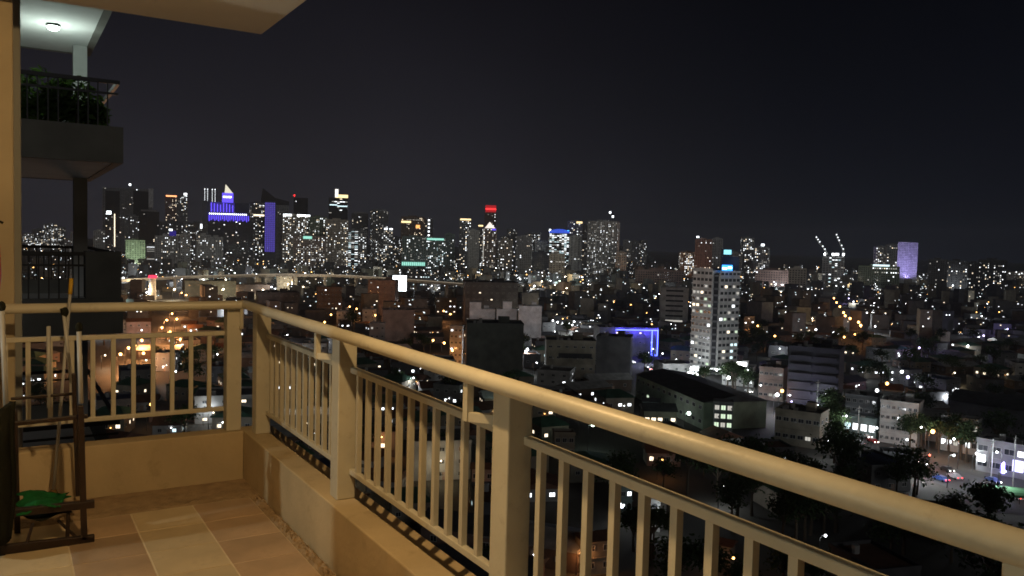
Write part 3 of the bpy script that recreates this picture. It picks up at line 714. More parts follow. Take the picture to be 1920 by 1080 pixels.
vt = tower('left half of the violet-lit twin tower', 1686, 1703, 454, 1600, 'white', lit=.0, bay=2.4, ww=.4, top='step')
vt2 = tower('right half of the violet-lit twin tower', 1704, 1720, 455, 1600, 'white', lit=.0, bay=2.4, ww=.4, top='step')
b0 = tower('low office block with a white lit roof edge before the violet twin', 1613, 1684, 496, 1450, 'green', lit=.04, style='none', k=.4)
sub(b0, 'roof_strip', -.3, .5, b0['h']-3, b0['h'], L_COOL)
for i, (a, b_, y_, li) in enumerate(((1744, 1775, 483, .06), (1777, 1813, 486, .16), (1815, 1839, 490, .14), (1839, 1885, 484, .13))):
    tower(['dark block at the left of the dim apartment row on the right', 'second dim apartment block right of the violet twin, thick with dots', 'smallest block of the dim apartment row on the right', 'widest block at the right end of the dim apartment row'][i], a, b_, y_, 1350+40*i, 'dark', lit=li, ww=.4, bay=3.2, lset='mix')
t = tower('long low terminal with bright lamps at the right horizon', 1886, 1990, 509, 1900, 'beige', lit=.1, style='none', k=.3)
b = MB(); r5 = random.Random(9)
for i in range(16):
    u = -t['w']/2+t['w']*(i+r5.random()*.7)/16; zz = t['h']-1-r5.random()*9; b.box(u, u+2.2, -t['dp']/2-1, -t['dp']/2-.3, zz-1.8, zz)
b.obj('wall_lamp', L_WHITE, t, kind='stuff')
for lab, a, b_, y_, d_, w_ in (('orange-lit long wall left of the reddish towers', 1192, 1282, 503, 1300, 'red'), ('orange-lit long wall right of the slim pair', 1418, 1482, 503, 1250, 'red'), ('plain beige block at the end of the orange-lit wall', 1480, 1512, 499, 1200, 'beige')):
    tower(lab, a, b_, y_, d_, w_, lit=.02, style='none', name='building', cat='building', k=.3)

rb_ = random.Random(77)
for i in range(30):
    px = rb_.uniform(200, 1200) if i < 24 else rb_.uniform(1260, 1460); wd = rb_.uniform(11, 22)
    tower('dim tower far behind the front row of the skyline', px, px+wd, rb_.uniform(425, 468) if i < 24 else rb_.uniform(470, 482), rb_.uniform(2250, 2700), rb_.choice(('slate', 'grey', 'beige', 'dark')), yaw=rb_.uniform(-20, 20), lit=rb_.uniform(.08, .3), seed=i, group='dim towers far behind the skyline')
# viaduct with lit edge
va = [at(px, py, d) for px, py, d in ((40, 532, 800), (200, 524, 830), (350, 517, 870), (520, 513, 900), (650, 515, 890), (770, 523, 850), (900, 533, 790))]
v = thing('viaduct', 'elevated road with a thin glowing edge across the foot of the skyline', 'viaduct', (0, 0, 0))
b = MB(); b2 = MB()
for a, c in zip(va[:-1], va[1:]):
    b.obox(a-Vector((0,0,1.5)), c-Vector((0,0,1.5)), 14, 2.4); n = (c-a).cross(Vector((0,0,1))).normalized()*7.3
    if n.dot(CAM-a) < 0: n = -n
    b2.obox(a+n, c+n, .4, .55)
b.obj('deck', WALLS['beige'], v); b2.obj('edge_light', emat('edge_light', (1, .82, .60), .3), v)
for i in range(14):
    q = va[0].lerp(va[-1], 0); f = i/13*(len(va)-1); j = min(int(f), len(va)-2); q = va[j].lerp(va[j+1], f-j)
    MB().box(q.x-1.2, q.x+1.2, q.y-1.2, q.y+1.2, 0, q.z-2.8).obj('pier', WALLS['beige'], v)

# ------------------------------------------------------------------ near and middle buildings with windows of their own
win_cache = {}
def window_mesh(w, h, pane):
    k = (round(w, 2), round(h, 2), pane.name)
    if k not in win_cache:
        b = MB(); f = min(.12, w*.12)
        b.box(-w/2, w/2, -.09, -.005, -h/2, -h/2+f).box(-w/2, w/2, -.09, -.005, h/2-f, h/2).box(-w/2, -w/2+f, -.09, -.005, -h/2+f, h/2-f).box(w/2-f, w/2, -.09, -.005, -h/2+f, h/2-f)
        b.box(-f/3, f/3, -.07, -.005, -h/2+f, h/2-f)
        b.quad((-w/2+f, -.03, -h/2+f), (w/2-f, -.03, -h/2+f), (w/2-f, -.03, h/2-f), (-w/2+f, -.03, h/2-f), 1)
        win_cache[k] = b.mesh('window', [FRAME, pane])
    return win_cache[k]
def put_window(t, x, y, z, rz, w, h, pane):
    o = link('window', window_mesh(w, h, pane), t); o.location = (x, y, z); o.rotation_euler.z = rz; return o
def block(label, px0, px1, pyt, pyb, wall='grey', roof='grey', yaw=0, k=.8, floors=None, cols=3, scols=0, ww=1.3, wh=1.3, lit=.15, lset='mix', name='building', cat='building', rtype='flat', seed=1, skip=None, group=None):
    p = gnd((px0+px1)/2, pyb); d = (p-CAM).dot(fw)
    rr = random.Random(seed*31+int(px0))
    loc, rz, w, dp, h = place(px0, px1, pyt, d, yaw, k); h = max(h, 3)
    t = thing(name, label, cat, loc, rz, group); x, y = w/2, dp/2
    t['w'] = w; t['dp'] = dp; t['h'] = h
    MB().box(-x, x, -y, y, 0, h, bottom=False).obj('wall', DIM_WALLS.get(wall, WALLS[wall]), t)
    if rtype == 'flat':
        MB().box(-x-.15, x+.15, -y-.15, -y+.2, h+.003, h+.8).box(-x-.15, x+.15, y-.2, y+.15, h+.003, h+.8).box(-x-.15, -x+.2, -y+.2, y-.2, h+.003, h+.8).box(x-.2, x+.15, -y+.2, y-.2, h+.003, h+.8).obj('roof_parapet', DIM_WALLS.get(wall, WALLS[wall]), t)
        MB().box(-x+.21, x-.21, -y+.21, y-.21, h+.003, h+.1).obj('roof', ROOFS[roof], t)
        if min(w, dp) > 7: MB().box(x*.15, x*.55, y*.1, y*.6, h+.11, h+2.8).obj('stair_head', DIM_WALLS.get(wall, WALLS[wall]), t)
        if min(w, dp) > 6: MB().tube([(-x*.5, y*.3, h+.11), (-x*.5, y*.3, h+1.9)], .8, k=10).obj('water_tank', FRAME, t)
    elif rtype == 'gable':
        b = MB(); o_ = .5; rh = min(dp, w)*.22
        b.v += [(-x-o_,-y-o_,h-.1),(x+o_,-y-o_,h-.1),(x+o_,y+o_,h-.1),(-x-o_,y+o_,h-.1),(-x-o_,0,h+rh),(x+o_,0,h+rh)]
        b.f += [(0,1,5,4),(2,3,4,5),(1,2,5),(3,0,4),(3,2,1,0)]; b.m += [0]*5; b.obj('roof', ROOFS[roof], t)
    floors = floors if floors is not None else max(1, int(h/3.2))
    st = LITSETS[lset]; fh = h/max(floors, 1)
    for j in range(floors):
        zc = fh*(j+.55)
        for i in range(cols):
            if skip and (i, j) in skip: continue
            pane = st[rr.randrange(len(st))] if rr.random() < lit else GLASS
            put_window(t, -x+w*(i+.5)/cols, -y, zc, 0, min(ww, w/cols*.8), min(wh, fh*.6), pane)
        for i in range(scols):
            for sx, rzz in ((x, PI/2), (-x, -PI/2)):
                pane = st[rr.randrange(len(st))] if rr.random() < lit else GLASS
                put_window(t, sx, -y+dp*(i+.5)/scols, zc, rzz, min(ww, dp/scols*.8), min(wh, fh*.6), pane)
    if cols and floors > 1:
        b = MB()
        for j in range(1, floors+1): b.box(-x-.22, x+.22, -y-.22, -y-.002, fh*j-.16, fh*j+.02)
        b.obj('floor_edge', DIM_WALLS.get(wall, WALLS[wall]), t)
    if rtype == 'flat' and w > 8:
        for i in range(3):
            ax_, ay_ = rr.uniform(-x*.8, x*.05), rr.uniform(-y*.8, 0); MB().box(ax_, ax_+1.3, ay_, ay_+.9, h+.11, h+1.1).obj('air_conditioner', FRAME, t)
    if cols > 2:
        for i in range(3): ci = rr.randrange(cols); ax_ = -x+w*(ci+.86)/cols; z_ = fh*(rr.randrange(max(1, floors))+.4); MB().box(ax_-.35, ax_+.35, -y-.5, -y-.01, z_, z_+.55).obj('air_conditioner', FRAME, t)
    BLOCKED.append((loc.x, loc.y, math.hypot(w, dp)*.5))
    return t

# the white corner apartment tower: two wings round a dark recess, sixteen storeys
p0 = gnd(1336, 703); d_ = (p0-CAM).dot(fw); top = zat(1336, 507, d_)
azm = math.atan2(p0.y-CAM.y, p0.x-CAM.x)
am = thing('apartment_tower', 'pale sixteen-storey corner apartment tower with a blue roof sign and lit foot', 'tower', (p0.x, p0.y, 0), azm-PI/2)
WL, NF = 13.2, 16
rr = random.Random(11); fh = top/NF
for side in (-1, 1):
    an = R(42)*side
    wing = link('wing', None, am); wing.location = (side*1.6, .8, 0); wing.rotation_euler.z = an
    x0, x1 = (.4, WL) if side > 0 else (-WL, -.4)
    hh = top if side < 0 else top-1.0
    MB().box(x0, x1, 0, 13, 0, hh, bottom=False).obj('wall', WALLS['white'], wing)
    b = MB()
    for j in range(1, NF+1): b.box(x0-.35, x1+.35, -.35, -.002, fh*j-.45, fh*j-.05)
    b.obj('floor_edge', WALLS['white'], wing)
    for j in range(NF):
        for i in range(5):
            xx = x0+(x1-x0)*(i+.5)/5
            pane = GLASS
            q = rr.random()
            if j < 5 and side > 0 and i > 2 and q < .5: pane = L_COOL
            elif q < .21: pane = rr.choice([L_WHITE, L_DIM, L_DIM, L_GRN, L_DIM, L_WARM])
            o = link('window', window_mesh(1.9, 1.5, pane), wing); o.location = (xx, -.004, fh*j+1.75)
    MB().box(x0, x1, -.15, .2, hh+.003, hh+.9).box(x0, x1, 12.6, 13.1, hh+.003, hh+.9).obj('roof_parapet', WALLS['white'], wing)
MB().box(-1.5, 1.5, 1.9, 3, 0, top-1.5).obj('recess', WALLS['black'], am)
for j in range(NF): MB().box(-1.3, 1.3, .9, 1.9, fh*j+.2, fh*j+1.1).obj('balcony', WALLS['dark'], am)
MB().box(2.5, 10.5, 9, 17, top+.01, top+7).obj('penthouse', WALLS['navy'], am)
b = MB(); q = Vector((3.5, 2.6, top+.3))
sg = link('roof_sign', None, am); sg.location = (2.6, 1.6, top+.1)
MB().box(-.2, 4.8, -.2, .2, 0, 2.8).obj('sign_board', emat('blue_sign', (.04, .30, 1), 2.6), sg)
MB().box(0, 2.2, -.32, -.22, .6, 1.6).box(2.6, 4.5, -.32, -.22, 1.0, 2.0).obj('sign_mark', emat('sign_glow', (.5, .95, 1), 5), sg)
MB().box(-13, -6, -9.5, -6, 0, 5).obj('shop_front', WALLS['white'], am)
MB().box(-12.5, -6.5, -9.8, -9.55, 1, 4.5).obj('shop_light', L_HOT, am)
MB().box(-2.5, 12, -8, -2.5, 4.0, 4.5).obj('canopy', WALLS['white'], am)
MB().box(-2, 11.5, -8.4, -8.05, 4.0, 4.4).obj('canopy_light', WHITE_LED, am)
BLOCKED.append((p0.x, p0.y, 24))
BLOCKED.append((p0.x+math.cos(azm)*12, p0.y+math.sin(azm)*12, 24))

t = block('large blank greenish box building in the centre', 872, 982, 609, 712, 'olive', 'dark', cols=0, yaw=3, k=.7)
t = block('left stepped end of the pale party-wall row', 880, 928, 582, 640, 'bright', cols=0, k=.5, yaw=2); roofbox(t, 'stair_tower', -1, -.1, -.9, .5, t['h']+.1, t['h']+5, WALLS['bright'])
t = block('middle stepped house of the pale party-wall row', 931, 969, 582, 642, 'bright', cols=0, k=.5, yaw=2); roofbox(t, 'stair_tower', -.4, .5, -.9, .5, t['h']+.1, t['h']+5.5, WALLS['bright'])
block('tallest blank house of the pale party-wall row', 972, 1016, 576, 650, 'bright', cols=0, k=.6, yaw=2)
t = block('grey building with slotted balconies right of the blank box', 1020, 1117, 641, 722, 'beige', 'dark', cols=6, floors=4, ww=1.6, wh=1.0, lit=.06, yaw=4)
sub(t, 'balcony_slot', -.5, .85, t['h']*.63, t['h']*.75, WALLS['black'], .05, .1)
block('plain dim annexe right of the slotted building', 1119, 1187, 634, 715, 'dark', 'dark', cols=0, yaw=-5)
nbx = block('building outlined in bright blue neon', 1112, 1233, 616, 668, 'slate', 'dark', cols=5, floors=3, lit=.1, yaw=14, k=.5, wh=1.0)
x, y, h = nbx['w']/2, nbx['dp']/2, nbx['h']
NEON = emat('blue_neon', (.07, .10, 1), 9, True)
for q in (((-x*.45, -y-.4, h-.6), (x*.80, -y-.4, h-.6)), ((x*.80, -y-.4, h-.6), (x*.80, -y-.4, .8)), ((x*1.0, -y-.4, h-.6), (x*1.0, -y-.4, .8)), ((x*.8, -y-.4, .8), (x*1.0, -y-.4, .8)), ((x*.8, -y-.4, h-.6), (x*1.0, -y-.4, h-.6)), ((x*1.02, -y+.2, h-.6), (x*1.02, y*.4, h-.6))):
    MB().obox(*q, .35, .35).obj('neon_tube', NEON, nbx)
for u in (-.3, .2, .62, .95): point('neon_glow', (x*u, -y-2.2, h-1.2), 2300, (.09, .06, 1), .3, nbx)
block('striped office with white floor bands left of the apartment tower', 1237, 1291, 541, 607, 'white', cols=1, floors=7, ww=14, wh=1.6, lit=.1, lset='dim', yaw=4)
# long dark-roofed hall beside the avenue
p1, p2 = gnd(1192, 745), gnd(1318, 806)
def long_block(label, a, b_, depth, h, wall, roof, name, nwin, lit, lset, wh=1.4, ww=2.2, floors=2, cat='building', away=True):
    v = b_-a; L = v.length; rz = math.atan2(v.y, v.x); n = Vector((-v.y, v.x, 0)).normalized()
    if (n.dot(a-CAM) < 0) == away: n = -n
    sgn = 1 if n.dot(Vector((-math.sin(rz), math.cos(rz), 0))) > 0 else -1
    t = thing(name, label, cat, (a.x, a.y, 0), rz)
    y0, y1 = (0, depth) if sgn > 0 else (-depth, 0)
    MB().box(0, L, y0, y1, 0, h, bottom=False).obj('wall', DIM_WALLS.get(wall, WALLS[wall]), t)
    bb = MB(); o_ = .7; bb.v += [(-o_,y0-o_,h+.003),(L+o_,y0-o_,h+.003),(L+o_,y1+o_,h+.003),(-o_,y1+o_,h+.003),(-o_,(y0+y1)/2,h+2.2),(L+o_,(y0+y1)/2,h+2.2)]
    bb.f += [(0,1,5,4),(2,3,4,5),(1,2,5),(3,0,4),(3,2,1,0)]; bb.m += [0]*5; bb.obj('roof', ROOFS[roof], t)
    rr = random.Random(int(L*10)); st = LITSETS[lset]; yf = y0 if sgn > 0 else y1
    for j in range(floors):
        for i in range(nwin):
            put_window(t, L*(i+.5)/nwin, yf, h*(j+.55)/floors, 0 if sgn > 0 else PI, ww, wh, rr.choice(st) if rr.random() < lit else GLASS)
    for f in (.12, .5, .88): BLOCKED.append(((a+v*f+n*depth/2).x, (a+v*f+n*depth/2).y, max(depth*.6, L*.2)))
    return t
hall = long_block('long dark-roofed hall along the avenue with greenish lit side', p1, p2, 24, 9.5, 'green', 'dark', 'hall', 12, .16, 'green')
t = block('end block of the dark-roofed hall with stacked lit green windows', 1338, 1374, 757, 822, 'slate', 'dark', cols=3, floors=4, ww=2.3, wh=1.7, lit=.8, lset='green', yaw=3)
block('house with a row of glowing warm windows by the rail', 1200, 1268, 770, 806, 'beige', 'dark', cols=5, floors=1, ww=1.7, wh=1.4, lit=.8, lset='warm', rtype='gable', name='house', cat='house', yaw=10)
block('small teal-lit kiosk above the warm-windowed house', 1205, 1236, 753, 772, 'teal', 'dark', cols=2, floors=1, ww=2.6, wh=1.6, lit=1, lset='cool', rtype='gable', name='house', cat='house')
t = block('low white building with a bright roof lamp beside the apartment tower', 1356, 1417, 690, 724, 'white', cols=6, floors=2, ww=1.3, wh=1.3, lit=.08, yaw=-6)
roofbox(t, 'roof_lamp', -.1, .5, -.9, -.6, t['h']+1, t['h']+2.5, L_HOT)
block('three-storey pinkish building with one bright window', 1425, 1476, 692, 752, 'pink', cols=5, floors=3, ww=1.5, wh=1.2, lit=.12, yaw=-12)
t = block('tall dark unlit building with black balconies right of the pinkish one', 1482, 1582, 655, 778, 'black', 'dark', cols=0, yaw=-8)
for j in range(7):
    for u in (-.92, .06): sub(t, 'balcony', u, u+.86, t['h']*(j+.30)/7.4, t['h']*(j+.62)/7.4, WALLS['black'], .02, 1.1)
block('two-storey building with a row of dark windows above the near trees', 1456, 1552, 775, 838, 'beige', 'dark', cols=6, floors=2, ww=2.2, wh=1.4, lit=.03, yaw=-14, scols=2)
block('low white house with dark openings before the two-storey building', 1482, 1584, 812, 836, 'white', 'pale', cols=7, floors=1, ww=1.8, wh=1.6, lit=.03, rtype='gable', name='house', cat='house', yaw=-8, k=.35)
block('dim flats behind the shops on the avenue', 1588, 1652, 745, 812, 'slate', cols=5, floors=4, lit=.05, yaw=-12, ww=1.4)
sh = block('row of bright white shop fronts on the avenue', 1585, 1646, 786, 820, 'teal', cols=4, floors=1, ww=3.2, wh=2.4, lit=1, lset='cool', yaw=-16, k=.3, name='shop', cat='shop')
block('pale four-storey building with a grid of small dark windows', 1655, 1728, 757, 835, 'white', cols=7, floors=4, ww=1.15, wh=1.15, lit=.03, yaw=-10)
block('plain grey wall building between the pale one and the blue-windowed one', 1730, 1772, 776, 828, 'grey', cols=0, yaw=-8)
block('building with a strip of glowing blue windows', 1770, 1837, 787, 850, 'white', 'dark', cols=6, floors=2, ww=2.1, wh=1.8, lit=.5, lset='cool', yaw=-12, k=.5)
block('large dark warehouse at the right edge', 1792, 1960, 762, 835, 'slate', 'dark', cols=0, yaw=-14, k=.5, rtype='gable', name='warehouse', cat='warehouse')
ms = block('roadside store with violet-white signs at the right edge', 1842, 1985, 838, 898, 'grey', 'dark', cols=6, floors=2, ww=3.4, wh=1.8, lit=.25, lset='cool', yaw=-14, k=.4, name='store', cat='shop')
sub(ms, 'sign', -.05, .22, 2.0, 5.2, emat('violet_sign', (.62, .60, 1), 2.2)); sub(ms, 'sign', .30, .95, 3.4, 5.6, L_COOL); sub(ms, 'sign', -.34, -.24, .8, 3.6, emat('violet_tube', (.30, .25, 1), 6, True)); sub(ms, 'sign', -.92, -.75, 3, 5, WHITE_LED)
t = block('small grey box house with a white lit side above the near trees', 1652, 1702, 852, 895, 'slate', 'grey', cols=1, floors=2, lit=.2, yaw=12, name='house', cat='house')
block('rounded brown block beside the glaring billboard', 690, 748, 527, 592, 'pink', cols=4, floors=8, lit=.05, yaw=-10, ww=1.2, wh=.9)
bb = thing('billboard', 'glaring white billboard screen above the rooftops left of centre', 'billboard', at(749, 546, 760).xy.to_3d())
bb.rotation_euler.z = math.atan2(bb.location.y-CAM.y, bb.location.x-CAM.x)-PI/2
z0, z1 = zat(749, 546, 760), zat(749, 516, 760)
MB().box(-6.5, 6.5, -.6, 0, z0, z1).obj('frame', IRON, bb); MB().box(-6.2, 6.2, -.8, -.61, z0+.3, z1-.3).obj('screen', BILL, bb)
for q in (-4, 4): MB().box(q-.3, q+.3, .01, .6, 0, z1-1).obj('post', IRON, bb)
block('purplish blank box below the rounded brown block', 715, 777, 583, 640, 'pink', cols=0, yaw=4)
block('low grey shed right of the purplish box', 748, 802, 562, 592, 'grey', cols=4, floors=1, lit=.1, yaw=4)
block('bluish dotted office right of the billboard', 762, 806, 516, 552, 'slate', cols=9, floors=5, ww=1.6, wh=1.1, lit=.5, lset='cool', yaw=4)
block('pale slim flats lit orange from the street', 844, 869, 614, 684, 'white', cols=3, floors=6, ww=1.2, wh=1.1, lit=.12, yaw=-6)
block('pale shop-house left of the dark brown building', 815, 856, 560, 590, 'beige', cols=5, floors=3, ww=1.4, wh=1.1, lit=.3, yaw=6)
block('broad dark brown building with a column of yellow windows', 866, 972, 531, 606, 'dark', 'dark', cols=9, floors=6, ww=1.6, wh=1.0, lit=.05, lset='warm', yaw=5)
block('grey blank block right of the yellow window column', 979, 1010, 551, 600, 'grey', cols=0)
block('pale twin apartment stubs under the viaduct edge', 518, 557, 514, 548, 'white', cols=4, floors=6, ww=1.4, wh=1, lit=.06, yaw=6, k=.5)
block('flat white roofed depot left of the rounded brown block', 636, 692, 541, 562, 'white', 'pale', cols=4, floors=1, lit=.1, k=.8)
block('pinkish low building just above the far handrail', 240, 281, 603, 634, 'pink', 'rust', cols=3, floors=2, lit=.05, k=.6, rtype='gable', name='house', cat='house')
block('narrow ochre house left of the pinkish low building', 219, 238, 603, 634, 'beige', 'rust', cols=2, floors=3, lit=.05, k=.9, name='house', cat='house')
block('dark wide depot beneath the left viaduct', 440, 505, 535, 555, 'brown', 'dark', cols=5, floors=1, lit=.5, lset='warm', k=.5)
block('long unlit depot below the left stretch of the viaduct', 350, 440, 528, 560, 'olive', 'dark', cols=6, floors=2, lit=.12, lset='warm', k=.3)
block('dark office with dotted stair light left of centre', 480, 560, 550, 592, 'dark', 'dark', cols=8, floors=4, lit=.1, yaw=5, ww=1.4, wh=1)
block('dim brown block with a white stair window column', 595, 640, 540, 600, 'brown', 'dark', cols=7, floors=7, lit=.2, ww=1.2, wh=1.1)
block('pale house with two lit windows below the purplish box', 632, 660, 585, 612, 'white', cols=3, floors=2, lit=.3, name='house', cat='house')
block('orange-washed narrow house left of the purplish box', 680, 706, 582, 608, 'white', cols=2, floors=3, lit=.2, name='house', cat='house')
block('grey flats with square windows under the purplish box', 693, 722, 608, 655, 'grey', cols=3, floors=3, lit=.15)
rt = thing('chimney_tower', 'slim yellowish tower with a red top light by the viaduct', 'tower', gnd(286, 562).xy.to_3d())
hz_ = zat(286, 521, (gnd(286, 562)-CAM).dot(fw))
MB().tube([(0,0,0), (0,0,hz_)], [3.4, 2.8], k=12).obj('shaft', WALLS['beige'], rt); MB().tube([(0,0,hz_+.01), (0,0,hz_+2.5)], [4.2, 3.4], k=12).obj('top_light', emat('red_cap', (1, .05, .12), 1.6), rt)
# lit houses close below the balcony
block('house with an orange-pink lit wall seen between handrail and panel', 1206, 1276, 848, 874, 'pink', 'rust', cols=4, floors=1, ww=1.3, wh=1.4, lit=.2, lset='warm', rtype='gable', name='house', cat='house', yaw=10)
block('house with a strongly orange-lit gable below the second panel', 1078, 1150, 1012, 1078, 'beige', 'rust', cols=2, floors=2, ww=1.2, wh=1.2, lit=.1, rtype='gable', name='house', cat='house', yaw=25)
block('bluish-lit little house between balusters', 1142, 1186, 915, 962, 'teal', 'grey', cols=3, floors=2, lit=.2, lset='cool', ww=1.2, wh=1.2, name='house', cat='house', yaw=18)
block('white-walled house with a bright lit side between balusters', 1200, 1250, 935, 995, 'white', 'grey', cols=2, floors=2, lit=.2, ww=1.2, wh=1.2, name='house', cat='house', yaw=-20)
block('brownish house with an orange porch low between the balusters', 1330, 1378, 1020, 1062, 'beige', 'rust', cols=3, floors=1, lit=.6, lset='cool', ww=1.3, wh=1.2, rtype='gable', name='house', cat='house', yaw=-15)
block('dim yellowish two-storey house left of the teal canopy', 1036, 1078, 815, 860, 'beige', 'rust', cols=3, floors=2, lit=.05, ww=1.4, wh=1.4, name='house', cat='house', yaw=8)
block('orange-lit small shop below the second panel rail', 885, 925, 878, 910, 'pink', 'rust', cols=3, floors=1, lit=.4, lset='warm', rtype='gable', name='house', cat='house')
ca = thing('canopy', 'teal-lit round canopy seen just under the handrail', 'canopy', gnd(1110, 818).xy.to_3d())
cz = 6.5; b = MB(); n = 14
b.v.append((0, 0, cz+1.6))
for j in range(n): b.v.append((5.2*math.cos(2*PI*j/n), 5.2*math.sin(2*PI*j/n), cz))
for j in range(n): b.f.append((0, 1+j, 1+(j+1) % n)); b.m.append(0)
b.obj('cover', mat('teal_fabric', (.06, .50, .38), .7), ca)
for j in range(4): q = PI/4+j*PI/2; MB().tube([(4.2*math.cos(q), 4.2*math.sin(q), 0), (4.2*math.cos(q), 4.2*math.sin(q), cz)], .08, k=6).obj('post', IRON, ca)
BLOCKED.append((ca.location.x, ca.location.y, 7))

aw = thing('awning', 'dim green vaulted awning at the right edge below the store', 'canopy', gnd(1903, 952).xy.to_3d(), YAW-PI/2+R(-14))
b = MB(); n = 9
for j in range(n):
    q = PI*j/(n-1)
    for x_ in (-8, 12): b.v.append((x_, -3.4*math.cos(q), 3.4+1.5*math.sin(q)))
for j in range(n-1): b.f.append((2*j, 2*j+1, 2*j+3, 2*j+2)); b.m.append(0)
b.obj('cover', mat('green_awning', (.10, .24, .12), .8), aw)
for x_ in (-7.5, 2, 11.5):
    for y_ in (-3.2, 3.2): MB().tube([(x_, y_, 0), (x_, y_, 3.5)], .09, k=6).obj('post', IRON, aw)
BLOCKED.append((aw.location.x, aw.location.y, 11))
# ------------------------------------------------------------------ street lamps
def make_lamp(name, label, bulb, light_e, col, r=.5, h=8, group=None):
    t = thing(name, label, 'street lamp', (0, 0, -500), 0, group)
    MB().tube([(0,0,0), (0,0,h)], [.11, .07], k=6).obj('pole', IRON, t)
    MB().tube([(0,0,h-.02), (.5,-.1,h+.4), (1.4,-.2,h+.45)], .05, k=5).obj('arm', IRON, t)
    MB().ball((1.5,-.2,h+.3), r, k=8, rings=6).obj('bulb', bulb, t, smooth=True)
    point('lamp_light', (1.5, -.2, h-.6-r*.5), light_e, col, .3, t)
    return t
BULB = {'o': emat('sodium_bulb', (1, .50, .14), 9), 'w': emat('white_bulb', (.92, .97, 1), 11), 'v': emat('violet_bulb', (.62, .55, 1), 9), 'g': emat('greenish_bulb', (.8, 1, .85), 8), 'r': emat('red_bulb', (1, .12, .06), 9), 'y': emat('warm_bulb', (1, .82, .55), 9)}
LC = {'o': (1, .40, .13), 'w': (.90, .96, 1), 'v': (.5, .42, 1), 'g': (.72, 1, .86), 'r': (1, .10, .05), 'y': (1, .80, .50)}
protos = {}
def lamp(px, py, c, e, label, group=None, h=8, r=.45):
    k = (c, e, h, r)
    if k not in protos:
        protos[k] = make_lamp('street_lamp', label, BULB[c], e, LC[c], r, h); t = protos[k]
    else: t = copy_tree(protos[k])
    q = on_z(px, py, h+.3); t.location = (q.x-1.3, q.y, 0); tag(t, label, 'street lamp', group)
    if not group and 'group' in t: del t['group']
    return t
OL = 'orange street lamp along the glowing street left of the corner post'
for q in ((340, 549), (349, 553), (333, 572), (322, 588), (331, 598), (312, 600), (303, 614), (318, 622), (265, 638), (252, 648), (240, 652), (225, 664), (268, 662), (337, 636)): lamp(*q, 'o', 15000, OL, 'orange lamps of the left street', r=.6, h=9)
OR = 'orange street lamp in the diagonal row on the dark right side'
for q in ((1563, 559), (1568, 567), (1574, 575), (1581, 586), (1584, 592), (1593, 597), (1609, 604), (1613, 610)): lamp(*q, 'o', 2600, OR, 'orange lamps of the right street', r=.85, h=13)
for q, c, lb in (((1464, 548), 'o', 'paired orange lamp high in the dark right quarter'), ((1430, 567), 'o', 'orange lamp right of the apartment tower'), ((1420, 611), 'o', 'single orange lamp among black trees beside the apartment tower'), ((1507, 592), 'o', 'orange lamp between the long dim roofs'), ((1582, 632), 'o', 'left lamp of the orange pair below the diagonal row'), ((1602, 627), 'o', 'right lamp of the orange pair below the diagonal row'), ((1452, 630), 'o', 'lamp lighting an orange wall below the long dim roofs'), ((1582, 543), 'w', 'pale lamp at the head of the diagonal orange row'), ((1445, 562), 'w', 'white lamp beside the long dim roofs'), ((1529, 618), 'w', 'bluish white lamp at the end of a white line of lamps'), ((1501, 585), 'w', 'small white lamp near the long dim roofs')):
    lamp(*q, c, 2200, lb, r=.6)
